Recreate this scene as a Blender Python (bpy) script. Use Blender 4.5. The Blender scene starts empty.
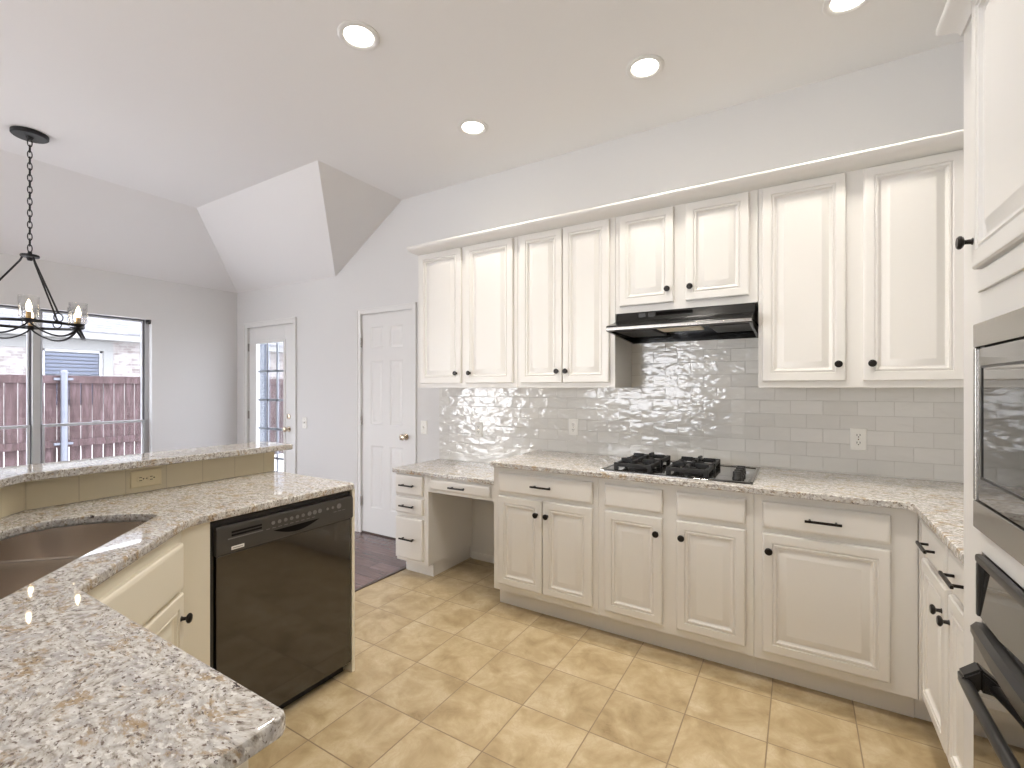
import bpy, bmesh, math, random
from mathutils import Vector, Matrix
random.seed(7)
SC = bpy.context.scene
COL = SC.collection

# ------------------------------------------------------------------ camera
cam_d = bpy.data.cameras.new('camera')
cam = bpy.data.objects.new('camera', cam_d); COL.objects.link(cam)
cam.location = (0, 0, 1.37)
cam.rotation_euler = (math.radians(90), 0, math.radians(31.358))
cam_d.sensor_fit = 'HORIZONTAL'; cam_d.sensor_width = 36.0
cam_d.lens = 36.0 * 471.0 / 1024.0
cam_d.shift_y = 4.0 / 1024.0
cam_d.clip_start = 0.02; cam_d.clip_end = 200
SC.camera = cam

# ------------------------------------------------------------------ world, sun, colour management
W = bpy.data.worlds.new('sky'); SC.world = W; W.use_nodes = True
wn = W.node_tree.nodes; wl = W.node_tree.links
bg = wn['Background']; bg.inputs['Strength'].default_value = 7.5
bg.inputs['Color'].default_value = (0.90, 0.925, 1.0, 1)
SC.view_settings.view_transform = 'Standard'
SC.view_settings.look = 'None'
SC.view_settings.gamma = 1.0
SC.view_settings.use_curve_mapping = False
SC.view_settings.exposure = 0.0
SC.cycles.use_denoising = True
SC.cycles.max_bounces = 10
SC.cycles.diffuse_bounces = 6
SC.cycles.glossy_bounces = 5
SC.cycles.transparent_max_bounces = 16
SC.cycles.sample_clamp_indirect = 6.0
SC.cycles.caustics_reflective = False
SC.cycles.caustics_refractive = False

def lamp(name, kind, loc, rot, energy, color, **kw):
    d = bpy.data.lights.new(name, kind); d.energy = energy; d.color = color
    for k, v in kw.items(): setattr(d, k, v)
    o = bpy.data.objects.new(name, d); COL.objects.link(o)
    o.location = loc; o.rotation_euler = rot
    return o
R90 = math.pi / 2
lamp('sun', 'SUN', (8, 2, 12), (math.radians(-8), math.radians(24), 0), 4.0, (1.0, 0.97, 0.92), angle=math.radians(3))
# daylight in the large windows of the living area behind the camera
lamp('daylight_south_window', 'AREA', (-2.9, -4.42, 1.3), (R90, 0, 0), 60, (1.0, 0.98, 0.95), shape='RECTANGLE', size=2.2, size_y=1.9)
lamp('daylight_west_window', 'AREA', (-5.64, -2.3, 1.25), (R90, 0, -R90), 90, (0.99, 0.98, 0.97), shape='RECTANGLE', size=1.8, size_y=1.9)
for nm, loc, rot, sx, sy in (('window', (-5.83, 1.38, 1.17), (R90, 0, -R90), 1.65, 1.75),):
    p = lamp(nm + '_portal', 'AREA', loc, rot, 1, (1, 1, 1), shape='RECTANGLE', size=sx, size_y=sy)
    p.data.cycles.is_portal = True

# ------------------------------------------------------------------ materials
def mat(name):
    m = bpy.data.materials.new(name); m.use_nodes = True
    return m, m.node_tree.nodes, m.node_tree.links, m.node_tree.nodes['Principled BSDF']
def simple(name, col, rough=0.5, metal=0.0, spec=0.5, bump=None, coat=0.0, ior=None):
    m, n, l, b = mat(name)
    b.inputs['Base Color'].default_value = (*col, 1); b.inputs['Roughness'].default_value = rough
    b.inputs['Metallic'].default_value = metal; b.inputs['Specular IOR Level'].default_value = spec
    b.inputs['Coat Weight'].default_value = coat
    if ior: b.inputs['IOR'].default_value = ior
    if bump:
        t = n.new('ShaderNodeTexCoord'); z = n.new('ShaderNodeTexNoise'); u = n.new('ShaderNodeBump')
        z.inputs['Scale'].default_value = bump[0]; z.inputs['Detail'].default_value = 4
        u.inputs['Strength'].default_value = bump[1]; u.inputs['Distance'].default_value = bump[2]
        l.new(t.outputs['Object'], z.inputs['Vector']); l.new(z.outputs['Fac'], u.inputs['Height'])
        l.new(u.outputs['Normal'], b.inputs['Normal'])
    return m
def emis(name, col, s):
    m, n, l, b = mat(name)
    b.inputs['Base Color'].default_value = (0.8, 0.8, 0.8, 1)
    b.inputs['Emission Color'].default_value = (*col, 1); b.inputs['Emission Strength'].default_value = s
    return m
def geo_coords(n, l):
    g = n.new('ShaderNodeNewGeometry')
    return g.outputs['Position']
def ramp(n, l, src, stops):
    r = n.new('ShaderNodeValToRGB'); cr = r.color_ramp
    while len(cr.elements) > 1: cr.elements.remove(cr.elements[-1])
    cr.elements[0].position = stops[0][0]; cr.elements[0].color = (*stops[0][1], 1)
    for p, c in stops[1:]:
        e = cr.elements.new(p); e.color = (*c, 1)
    l.new(src, r.inputs['Fac'])
    return r.outputs['Color']
def noise(n, l, vec, scale, detail=3, rough=0.5, dist=0.0, dim='3D'):
    z = n.new('ShaderNodeTexNoise'); z.noise_dimensions = dim
    z.inputs['Scale'].default_value = scale; z.inputs['Detail'].default_value = detail
    z.inputs['Roughness'].default_value = rough; z.inputs['Distortion'].default_value = dist
    l.new(vec, z.inputs['Vector'])
    return z
def mix(n, l, fac, a, b, mode='MIX'):
    x = n.new('ShaderNodeMix'); x.data_type = 'RGBA'; x.blend_type = mode
    def put(s, v):
        if isinstance(v, (tuple, list)): s.default_value = (*v, 1)
        elif isinstance(v, (int, float)): s.default_value = v
        else: l.new(v, s)
    put(x.inputs['Factor'], fac); put(x.inputs[6], a); put(x.inputs[7], b)
    return x.outputs[2]
def mapping(n, l, vec, loc=(0, 0, 0), rot=(0, 0, 0), sc=(1, 1, 1)):
    m = n.new('ShaderNodeMapping'); l.new(vec, m.inputs['Vector'])
    m.inputs['Location'].default_value = loc; m.inputs['Rotation'].default_value = rot; m.inputs['Scale'].default_value = sc
    return m.outputs['Vector']
def swiz(n, l, vec, order):
    s = n.new('ShaderNodeSeparateXYZ'); c = n.new('ShaderNodeCombineXYZ'); l.new(vec, s.inputs[0])
    for k, a in enumerate(order): 
        if a in 'XYZ': l.new(s.outputs[a], c.inputs[k])
    return c.outputs[0]
def brick(n, l, vec, w, h, mortar, offset, c1=(0, 0, 0), c2=(1, 1, 1), cm=(0.5, 0.5, 0.5), smooth=0.1):
    b = n.new('ShaderNodeTexBrick'); l.new(vec, b.inputs['Vector'])
    b.inputs['Scale'].default_value = 1.0; b.inputs['Brick Width'].default_value = w
    b.inputs['Row Height'].default_value = h; b.inputs['Mortar Size'].default_value = mortar
    b.inputs['Mortar Smooth'].default_value = smooth; b.offset = offset; b.squash = 1.0
    b.inputs['Color1'].default_value = (*c1, 1); b.inputs['Color2'].default_value = (*c2, 1); b.inputs['Mortar'].default_value = (*cm, 1)
    return b
def bump(n, l, h, strength, dist, prev=None, invert=False):
    u = n.new('ShaderNodeBump'); u.inputs['Strength'].default_value = strength; u.inputs['Distance'].default_value = dist
    u.invert = invert; l.new(h, u.inputs['Height'])
    if prev is not None: l.new(prev, u.inputs['Normal'])
    return u.outputs['Normal']

M = {}
M['wall'] = simple('wall_paint', (0.685, 0.68, 0.67), 0.75, spec=0.3, bump=(140, 0.12, 0.002))
M['ceiling'] = simple('ceiling_paint', (0.80, 0.795, 0.79), 0.85, spec=0.2, bump=(110, 0.15, 0.002))
M['trim'] = simple('trim_paint', (0.74, 0.735, 0.72), 0.35, bump=(30, 0.02, 0.001))
M['cab'] = simple('white_cabinet_paint', (0.725, 0.708, 0.672), 0.32)
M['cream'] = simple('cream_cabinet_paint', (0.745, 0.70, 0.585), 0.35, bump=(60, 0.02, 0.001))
M['towerpaint'] = simple('tower_cabinet_paint', (0.68, 0.673, 0.655), 0.32, bump=(60, 0.02, 0.001))
M['bronze'] = simple('dark_bronze', (0.018, 0.015, 0.013), 0.35, metal=0.6)
M['iron'] = simple('black_iron', (0.012, 0.012, 0.013), 0.45, metal=0.3)
M['black'] = simple('gloss_black', (0.024, 0.019, 0.015), 0.075, spec=0.8, coat=0.4)
M['blackmatte'] = simple('satin_black', (0.02, 0.019, 0.018), 0.32)
M['panelblack'] = simple('charcoal_panel', (0.050, 0.046, 0.042), 0.34)
M['polished'] = simple('polished_steel', (0.80, 0.78, 0.75), 0.12, metal=1.0)
M['muntin'] = simple('blue_white_muntin', (0.30, 0.33, 0.38), 0.4)
M['hoodblack'] = simple('hood_enamel', (0.008, 0.008, 0.008), 0.16, spec=0.45)
M['castiron'] = simple('cast_iron', (0.008, 0.008, 0.008), 0.5, bump=(300, 0.1, 0.001))
M['glassblack'] = simple('black_glass', (0.012, 0.011, 0.010), 0.03, spec=1.0, coat=0.6)
M['steel'] = simple('brushed_steel', (0.42, 0.40, 0.37), 0.27, metal=1.0, bump=(200, 0.03, 0.0005))
M['sinksteel'] = simple('sink_steel', (0.72, 0.66, 0.60), 0.27, metal=1.0, bump=(160, 0.03, 0.0005))
M['nickel'] = simple('satin_nickel', (0.62, 0.52, 0.40), 0.22, metal=1.0)
M['plate'] = simple('white_plastic', (0.80, 0.79, 0.74), 0.35)
M['almond'] = simple('almond_plastic', (0.72, 0.63, 0.42), 0.35)
M['slot'] = simple('dark_slot', (0.006, 0.005, 0.005), 0.9, spec=0.1)
M['grey'] = simple('grey_print', (0.17, 0.16, 0.155), 0.5)
M['badge'] = simple('silver_badge', (0.80, 0.79, 0.77), 0.3)
M['lens'] = simple('hood_lamp_lens', (0.62, 0.55, 0.42), 0.4)
M['bulb'] = emis('bulb_glow', (1.0, 0.80, 0.52), 14)
M['canlens'] = emis('downlight_lens', (1.0, 0.93, 0.82), 12)
M['brass'] = simple('brass_socket', (0.45, 0.30, 0.13), 0.35, metal=0.8)
M['whiteframe'] = simple('window_frame_grey', (0.50, 0.50, 0.49), 0.45)
M['vinyl'] = simple('white_vinyl', (0.52, 0.53, 0.55), 0.4)
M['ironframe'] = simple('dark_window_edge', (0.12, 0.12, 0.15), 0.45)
M['galv'] = simple('galvanised_post', (0.14, 0.15, 0.18), 0.45, metal=0.2)
M['stucco'] = simple('pale_siding', (0.21, 0.21, 0.205), 0.8)
M['bluepost'] = simple('blue_grey_post', (0.03, 0.04, 0.06), 0.7)
M['concrete'] = simple('concrete_ground', (0.70, 0.69, 0.67), 0.9, bump=(20, 0.2, 0.01))
M['threshold'] = simple('threshold_strip', (0.07, 0.045, 0.035), 0.4)

def glass_mat(name, tint=(1, 1, 1), refl=0.06):
    m = bpy.data.materials.new(name); m.use_nodes = True; n = m.node_tree.nodes; l = m.node_tree.links
    n.remove(n['Principled BSDF']); o = n['Material Output']
    t = n.new('ShaderNodeBsdfTransparent'); t.inputs['Color'].default_value = (*tint, 1)
    g = n.new('ShaderNodeBsdfGlossy'); g.inputs['Roughness'].default_value = 0.02
    f = n.new('ShaderNodeLayerWeight'); f.inputs['Blend'].default_value = 0.25
    k = n.new('ShaderNodeMath'); k.operation = 'MULTIPLY_ADD'; k.inputs[1].default_value = 0.35; k.inputs[2].default_value = refl
    x = n.new('ShaderNodeMixShader')
    l.new(f.outputs['Fresnel'], k.inputs[0]); l.new(k.outputs[0], x.inputs['Fac'])
    l.new(t.outputs[0], x.inputs[1]); l.new(g.outputs[0], x.inputs[2]); l.new(x.outputs[0], o.inputs['Surface'])
    return m
M['glass'] = glass_mat('window_glass', (0.97, 0.98, 1.0), 0.02)
M['shade'] = glass_mat('clear_shade_glass', (0.96, 0.96, 0.96), 0.05)

def granite():
    m, n, l, b = mat('granite'); P = geo_coords(n, l)
    warp = noise(n, l, P, 7, 2)
    v = n.new('ShaderNodeVectorMath'); v.operation = 'MULTIPLY_ADD'
    l.new(warp.outputs['Color'], v.inputs[0]); v.inputs[1].default_value = (0.07, 0.07, 0.07); l.new(P, v.inputs[2])
    Q = mapping(n, l, v.outputs[0], rot=(0.3, 0.2, 0.5), sc=(1.0, 1.6, 1.3))
    base = ramp(n, l, noise(n, l, Q, 62, 4, 0.6).outputs['Fac'],
                [(0.32, (0.19, 0.165, 0.14)), (0.41, (0.38, 0.35, 0.31)), (0.50, (0.53, 0.505, 0.465)), (0.60, (0.62, 0.605, 0.58)), (0.72, (0.70, 0.695, 0.68))])
    grey = ramp(n, l, noise(n, l, Q, 20, 4, 0.6).outputs['Fac'], [(0.47, (0, 0, 0)), (0.60, (0.85, 0.85, 0.85))])
    c = mix(n, l, grey, base, mix(n, l, 0.55, base, (0.36, 0.35, 0.36)))
    tanf = ramp(n, l, noise(n, l, Q, 17, 6, 0.74).outputs['Fac'], [(0.53, (0, 0, 0)), (0.63, (0.85, 0.85, 0.85))])
    c = mix(n, l, tanf, c, (0.34, 0.235, 0.12))
    wh = ramp(n, l, noise(n, l, Q, 85, 2, 0.5).outputs['Fac'], [(0.58, (0, 0, 0)), (0.66, (0.8, 0.8, 0.8))])
    c = mix(n, l, wh, c, (0.76, 0.75, 0.72))
    sp = ramp(n, l, noise(n, l, Q, 105, 3, 0.6).outputs['Fac'], [(0.345, (1, 1, 1)), (0.415, (0, 0, 0))])
    c = mix(n, l, sp, c, (0.15, 0.115, 0.095))
    sp2 = ramp(n, l, noise(n, l, Q, 44, 5, 0.72).outputs['Fac'], [(0.34, (1, 1, 1)), (0.375, (0, 0, 0))])
    c = mix(n, l, sp2, c, (0.06, 0.045, 0.045))
    l.new(c, b.inputs['Base Color']); b.inputs['Roughness'].default_value = 0.03
    b.inputs['Specular IOR Level'].default_value = 0.55
    return m
M['granite'] = granite()

def subway():
    m, n, l, b = mat('subway_tile'); P = geo_coords(n, l)
    q = mapping(n, l, swiz(n, l, P, 'XZ0'), loc=(-0.035, -0.919, 0))
    br = brick(n, l, q, 0.1524, 0.0762, 0.0016, 0.5, smooth=0.3)
    col = mix(n, l, br.outputs['Color'], (0.66, 0.65, 0.615), (0.735, 0.725, 0.69))
    col = mix(n, l, br.outputs['Fac'], col, (0.60, 0.585, 0.55))
    l.new(col, b.inputs['Base Color'])
    b.inputs['Roughness'].default_value = 0.09; b.inputs['Specular IOR Level'].default_value = 0.7
    s = n.new('ShaderNodeMath'); s.operation = 'MULTIPLY'; s.inputs[1].default_value = 37
    sep = n.new('ShaderNodeSeparateColor'); l.new(br.outputs['Color'], sep.inputs[0]); l.new(sep.outputs[0], s.inputs[0])
    z = noise(n, l, mapping(n, l, P, rot=(0, 0.5, 0), sc=(0.8, 1, 1.5)), 13, 2, 0.45, 0.3, '4D'); l.new(s.outputs[0], z.inputs['W'])
    nn = bump(n, l, z.outputs['Fac'], 0.6, 0.012)
    nn = bump(n, l, br.outputs['Fac'], 0.7, 0.002, nn, True)
    l.new(nn, b.inputs['Normal'])
    return m
M['subway'] = subway()

def bartile():
    m, n, l, b = mat('bar_tile')
    t = n.new('ShaderNodeTexCoord')
    P = geo_coords(n, l)
    # along-wall coordinate works on both the straight and the diagonal run
    s = n.new('ShaderNodeSeparateXYZ'); l.new(P, s.inputs[0])
    a = n.new('ShaderNodeMath'); a.operation = 'SUBTRACT'; l.new(s.outputs['Y'], a.inputs[0]); l.new(s.outputs['X'], a.inputs[1])
    c = n.new('ShaderNodeCombineXYZ'); l.new(a.outputs[0], c.inputs[0]); l.new(s.outputs['Z'], c.inputs[1])
    q = mapping(n, l, c.outputs[0], loc=(0.03, -0.914, 0))
    br = brick(n, l, q, 0.1524, 0.1524, 0.0022, 0.0, (0.60, 0.53, 0.375), (0.65, 0.58, 0.42), (0.52, 0.455, 0.32), 0.3)
    l.new(br.outputs['Color'], b.inputs['Base Color']); b.inputs['Roughness'].default_value = 0.28
    l.new(bump(n, l, br.outputs['Fac'], 0.5, 0.002, None, True), b.inputs['Normal'])
    return m
M['bartile'] = bartile()

def floortile():
    m, n, l, b = mat('floor_tile'); P = geo_coords(n, l)
    q = mapping(n, l, P, loc=(1.63 + 0.305 * 40, -1.457 + 0.305 * 40, 0))
    br = brick(n, l, q, 0.305, 0.305, 0.0028, 0.0, smooth=0.2)
    sep = n.new('ShaderNodeSeparateColor'); l.new(br.outputs['Color'], sep.inputs[0])
    s = n.new('ShaderNodeMath'); s.operation = 'MULTIPLY'; s.inputs[1].default_value = 51; l.new(sep.outputs[0], s.inputs[0])
    z = noise(n, l, P, 6.5, 6, 0.62, 0.6, '4D'); l.new(s.outputs[0], z.inputs['W'])
    c = ramp(n, l, z.outputs['Fac'], [(0.30, (0.27, 0.195, 0.10)), (0.44, (0.385, 0.295, 0.165)), (0.54, (0.46, 0.365, 0.22)), (0.68, (0.54, 0.455, 0.305))])
    z2 = noise(n, l, P, 11, 7, 0.7, 1.2, '4D'); l.new(s.outputs[0], z2.inputs['W'])
    vein = ramp(n, l, z2.outputs['Fac'], [(0.455, (0, 0, 0)), (0.495, (0.42, 0.42, 0.42)), (0.535, (0, 0, 0))])
    c = mix(n, l, vein, c, (0.40, 0.29, 0.17))
    tint = mix(n, l, br.outputs['Color'], (0.93, 0.93, 0.93), (1, 1, 1))
    c = mix(n, l, 1.0, c, tint, 'MULTIPLY')
    c = mix(n, l, br.outputs['Fac'], c, (0.24, 0.175, 0.105))
    l.new(c, b.inputs['Base Color']); b.inputs['Roughness'].default_value = 0.30; b.inputs['Specular IOR Level'].default_value = 0.45
    nn = bump(n, l, z2.outputs['Fac'], 0.10, 0.004)
    l.new(bump(n, l, br.outputs['Fac'], 0.6, 0.003, nn, True), b.inputs['Normal'])
    return m
M['floortile'] = floortile()

def woodfloor():
    m, n, l, b = mat('wood_floor'); P = geo_coords(n, l)
    q = mapping(n, l, P, loc=(20, 20, 0))
    br = brick(n, l, q, 1.1, 0.125, 0.0015, 0.37, smooth=0.1)
    z = noise(n, l, mapping(n, l, P, sc=(1.5, 22, 1)), 3, 5, 0.6, 0.4)
    c = ramp(n, l, z.outputs['Fac'], [(0.3, (0.105, 0.062, 0.060)), (0.7, (0.20, 0.128, 0.120))])
    tint = mix(n, l, br.outputs['Color'], (0.75, 0.75, 0.75), (1.1, 1.1, 1.1))
    c = mix(n, l, 1.0, c, tint, 'MULTIPLY'); c = mix(n, l, br.outputs['Fac'], c, (0.02, 0.012, 0.01))
    l.new(c, b.inputs['Base Color']); b.inputs['Roughness'].default_value = 0.24; b.inputs['Specular IOR Level'].default_value = 0.6
    l.new(bump(n, l, br.outputs['Fac'], 0.4, 0.002, None, True), b.inputs['Normal'])
    return m
M['wood'] = woodfloor()

def fencewood():
    m, n, l, b = mat('fence_wood'); P = geo_coords(n, l)
    z = noise(n, l, mapping(n, l, P, sc=(6, 6, 0.8)), 3, 6, 0.65, 0.5)
    c = ramp(n, l, z.outputs['Fac'], [(0.3, (0.022, 0.011, 0.011)), (0.52, (0.055, 0.031, 0.032)), (0.75, (0.11, 0.073, 0.080))])
    l.new(c, b.inputs['Base Color']); b.inputs['Roughness'].default_value = 0.85
    return m
M['fence'] = fencewood()

def palebrick():
    m, n, l, b = mat('pale_brick'); P = geo_coords(n, l)
    br = brick(n, l, swiz(n, l, P, 'YZ0'), 0.21, 0.075, 0.006, 0.5, (0.12, 0.095, 0.09), (0.26, 0.235, 0.225), (0.25, 0.24, 0.235))
    z = noise(n, l, P, 5, 4)
    l.new(mix(n, l, ramp(n, l, z.outputs['Fac'], [(0.4, (0, 0, 0)), (0.65, (0.7, 0.7, 0.7))]), br.outputs['Color'], (0.29, 0.28, 0.275)), b.inputs['Base Color'])
    b.inputs['Roughness'].default_value = 0.9
    return m
M['brick'] = palebrick()
def shingles():
    m, n, l, b = mat('roof_shingles'); P = geo_coords(n, l)
    br = brick(n, l, swiz(n, l, P, 'YZ0'), 0.3, 0.085, 0.010, 0.5, (0.115, 0.115, 0.125), (0.16, 0.16, 0.17), (0.08, 0.08, 0.095))
    l.new(br.outputs['Color'], b.inputs['Base Color']); b.inputs['Roughness'].default_value = 0.95
    return m
M['shingle'] = shingles()

# ------------------------------------------------------------------ mesh helpers
ID = Matrix.Identity(4)
def frame(origin, u, v, w):
    u, v, w = Vector(u), Vector(v), Vector(w)
    m = Matrix((u, v, w)).transposed().to_4x4(); m.translation = Vector(origin)
    return m
def back_frame(y): return frame((0, y, 0), (1, 0, 0), (0, 0, 1), (0, -1, 0))            # u=X  v=Z  out=-Y
def right_frame(x): return frame((x, 0, 0), (0, -1, 0), (0, 0, 1), (-1, 0, 0))          # u=-Y v=Z  out=-X
def left_frame(x): return frame((x, 0, 0), (0, 1, 0), (0, 0, 1), (1, 0, 0))             # u=Y  v=Z  out=+X
S2 = math.sqrt(0.5)
def diag_frame(sumxy):                                                                   # face x+y=sumxy looking to (+,+)
    return frame((sumxy / 2, sumxy / 2, 0), (-S2, S2, 0), (0, 0, 1), (S2, S2, 0))

class MB:
    def __init__(s): s.bm = bmesh.new()
    def add(s, verts, faces, m=ID):
        vs = [s.bm.verts.new(m @ Vector(v)) for v in verts]
        for f in faces:
            try: s.bm.faces.new([vs[i] for i in f])
            except ValueError: pass
        return s
    def box(s, x0, x1, y0, y1, z0, z1, m=ID, b=0.0, seg=2):
        t = bmesh.new()
        bmesh.ops.create_cube(t, size=1.0)
        for v in t.verts:
            v.co = Vector(((x0 + x1) / 2 + v.co.x * (x1 - x0), (y0 + y1) / 2 + v.co.y * (y1 - y0), (z0 + z1) / 2 + v.co.z * (z1 - z0)))
        if b > 0:
            bmesh.ops.bevel(t, geom=list(t.edges), offset=min(b, 0.45 * min(abs(x1 - x0), abs(y1 - y0), abs(z1 - z0))), segments=seg, profile=0.5, affect='EDGES')
        s.merge(t, m); return s
    def merge(s, t, m=ID):
        t.verts.ensure_lookup_table(); t.verts.index_update()
        s.add([v.co.copy() for v in t.verts], [[v.index for v in f.verts] for f in t.faces], m); t.free()
    def lathe(s, prof, m=ID, n=20, cap=True):
        """prof: (r, w) pairs; axis = local +Z"""
        vs, fs, rings = [], [], []
        for r, w in prof:
            if r < 1e-6: rings.append([len(vs)]); vs.append((0, 0, w))
            else:
                rings.append(list(range(len(vs), len(vs) + n)))
                for k in range(n):
                    a = 2 * math.pi * k / n; vs.append((r * math.cos(a), r * math.sin(a), w))
        for A, B in zip(rings, rings[1:]):
            if len(A) == 1 and len(B) == 1: continue
            for k in range(n):
                k2 = (k + 1) % n
                if len(A) == 1: fs.append((A[0], B[k], B[k2]))
                elif len(B) == 1: fs.append((A[k], A[k2], B[0]))
                else: fs.append((A[k], A[k2], B[k2], B[k]))
        if cap:
            if len(rings[0]) > 1: fs.append(tuple(reversed(rings[0])))
            if len(rings[-1]) > 1: fs.append(tuple(rings[-1]))
        s.add(vs, fs, m); return s
    def cyl(s, p0, p1, r0, r1=None, n=16):
        p0, p1 = Vector(p0), Vector(p1); d = p1 - p0
        q = d.to_track_quat('Z', 'Y').to_matrix().to_4x4(); q.translation = p0
        s.lathe([(r0, 0), (r1 if r1 is not None else r0, d.length)], q, n); return s
    def tube(s, pts, r, n=10, closed=False, flat=None):
        pts = [Vector(p) for p in pts]; N = len(pts); vs, fs = [], []
        up = None
        for i, p in enumerate(pts):
            a = pts[(i - 1) % N] if (closed or i > 0) else p
            c = pts[(i + 1) % N] if (closed or i < N - 1) else p
            t = (c - a).normalized()
            if up is None:
                up = Vector((0, 0, 1)) if abs(t.z) < 0.9 else Vector((1, 0, 0))
            sd = t.cross(up).normalized(); up = sd.cross(t).normalized()
            for k in range(n):
                an = 2 * math.pi * k / n
                rx, ry = (r, r) if flat is None else flat
                vs.append(p + sd * rx * math.cos(an) + up * ry * math.sin(an))
        for i in range(N if closed else N - 1):
            for k in range(n):
                k2 = (k + 1) % n; j = (i + 1) % N
                fs.append((i * n + k, i * n + k2, j * n + k2, j * n + k))
        if not closed:
            fs.append(tuple(range(n - 1, -1, -1))); fs.append(tuple(range((N - 1) * n, N * n)))
        s.add(vs, fs); return s
    def loops(s, u0, u1, v0, v1, lp, m, back=True):
        """nested rectangle rings: lp = (inset, out) pairs"""
        vs, fs = [], []
        for d, w in lp: vs += [(u0 + d, v0 + d, w), (u1 - d, v0 + d, w), (u1 - d, v1 - d, w), (u0 + d, v1 - d, w)]
        for i in range(len(lp) - 1):
            for k in range(4):
                k2 = (k + 1) % 4; fs.append((4 * i + k, 4 * i + k2, 4 * i + 4 + k2, 4 * i + 4 + k))
        e = 4 * (len(lp) - 1); fs.append((e, e + 1, e + 2, e + 3))
        if back: fs.append((3, 2, 1, 0))
        s.add(vs, fs, m); return s
    def prism(s, poly, h0, h1, m=ID):
        """poly in local xy, extruded along local z"""
        N = len(poly)
        s.add([(x, y, h0) for x, y in poly] + [(x, y, h1) for x, y in poly],
              [tuple(range(N - 1, -1, -1)), tuple(range(N, 2 * N))] + [(k, (k + 1) % N, N + (k + 1) % N, N + k) for k in range(N)], m)
        return s
    def sweep(s, prof, path, closed=False):
        """prof: (out, z) points; path: xy points, mitred; outward = right-hand side of the path"""
        N, K = len(path), len(prof); vs, fs = [], []
        for i, p in enumerate(path):
            p = Vector(p)
            d0 = (p - Vector(path[i - 1])).normalized() if i > 0 else None
            d1 = (Vector(path[i + 1]) - p).normalized() if i < N - 1 else None
            d0 = d0 or d1; d1 = d1 or d0
            n0 = Vector((d0.y, -d0.x)); n1 = Vector((d1.y, -d1.x)); mt = (n0 + n1); mt = mt / max(mt.dot(n0), 1e-3)
            for o, z in prof: vs.append((p.x + mt.x * o, p.y + mt.y * o, z))
        for i in range(N - 1):
            for k in range(K):
                k2 = (k + 1) % K; fs.append((i * K + k, i * K + k2, (i + 1) * K + k2, (i + 1) * K + k))
        fs.append(tuple(range(K))); fs.append(tuple(range(N * K - 1, (N - 1) * K - 1, -1)))
        s.add(vs, fs); return s

def put(name, mb, m, parent=None, smooth=38, **props):
    bmesh.ops.recalc_face_normals(mb.bm, faces=list(mb.bm.faces))
    off = Vector((0, 0, 0)); p = parent
    while p is not None: off += p.location; p = p.parent
    for v in mb.bm.verts: v.co -= off
    me = bpy.data.meshes.new(name); mb.bm.to_mesh(me); mb.bm.free()
    me.materials.append(M[m] if isinstance(m, str) else m)
    for f in me.polygons: f.use_smooth = True
    me.set_sharp_from_angle(angle=math.radians(smooth))
    o = bpy.data.objects.new(name, me); COL.objects.link(o)
    wm = o.modifiers.new('weighted_normals', 'WEIGHTED_NORMAL'); wm.keep_sharp = True; wm.weight = 80
    if parent is not None: o.parent = parent
    for k, v in props.items(): o[k] = v
    return o
def recentre(o):
    """put a one-mesh thing's origin at the base of its mesh"""
    cs = [v.co for v in o.data.vertices]
    c = Vector(((min(v.x for v in cs) + max(v.x for v in cs)) / 2, (min(v.y for v in cs) + max(v.y for v in cs)) / 2, min(v.z for v in cs)))
    for v in o.data.vertices: v.co -= c
    o.location = c
    return o
def thing(name, loc, label, cat, group=None):
    o = bpy.data.objects.new(name, None); COL.objects.link(o); o.location = loc
    o.empty_display_size = 0.05
    o['label'] = label; o['category'] = cat
    if group: o['group'] = group
    return o
def struct(name, mb, m, parent=None, **k):
    return put(name, mb, m, parent, kind='structure', **k) if parent is None else put(name, mb, m, parent, **k)
def sroot(name, loc):
    o = bpy.data.objects.new(name, None); COL.objects.link(o); o.location = loc; o['kind'] = 'structure'; o.empty_display_size = 0.05
    return o

def offset_poly(poly, d):
    """inset a CCW polygon by d"""
    out = []; N = len(poly)
    for i in range(N):
        a, b, c = Vector(poly[i - 1]), Vector(poly[i]), Vector(poly[(i + 1) % N])
        d0 = (b - a).normalized(); d1 = (c - b).normalized()
        n0 = Vector((-d0.y, d0.x)); n1 = Vector((-d1.y, d1.x)); mt = n0 + n1; mt = mt / max(mt.dot(n0), 0.2)
        out.append((b.x + mt.x * d, b.y + mt.y * d))
    return out
def fillet(poly, radii):
    out = []; N = len(poly)
    for i in range(N):
        r = radii.get(i, 0)
        b = Vector(poly[i])
        if r <= 0: out.append((b.x, b.y)); continue
        a, c = Vector(poly[i - 1]), Vector(poly[(i + 1) % N])
        d0 = (a - b).normalized(); d1 = (c - b).normalized()
        ang = d0.angle(d1); t = r / math.tan(ang / 2)
        p0 = b + d0 * t; p1 = b + d1 * t
        cen = b + (d0 + d1).normalized() * (r / math.sin(ang / 2))
        a0 = math.atan2(p0.y - cen.y, p0.x - cen.x); a1 = math.atan2(p1.y - cen.y, p1.x - cen.x)
        da = (a1 - a0 + math.pi) % (2 * math.pi) - math.pi
        for k in range(7):
            an = a0 + da * k / 6; out.append((cen.x + r * math.cos(an), cen.y + r * math.sin(an)))
    return out
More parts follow.
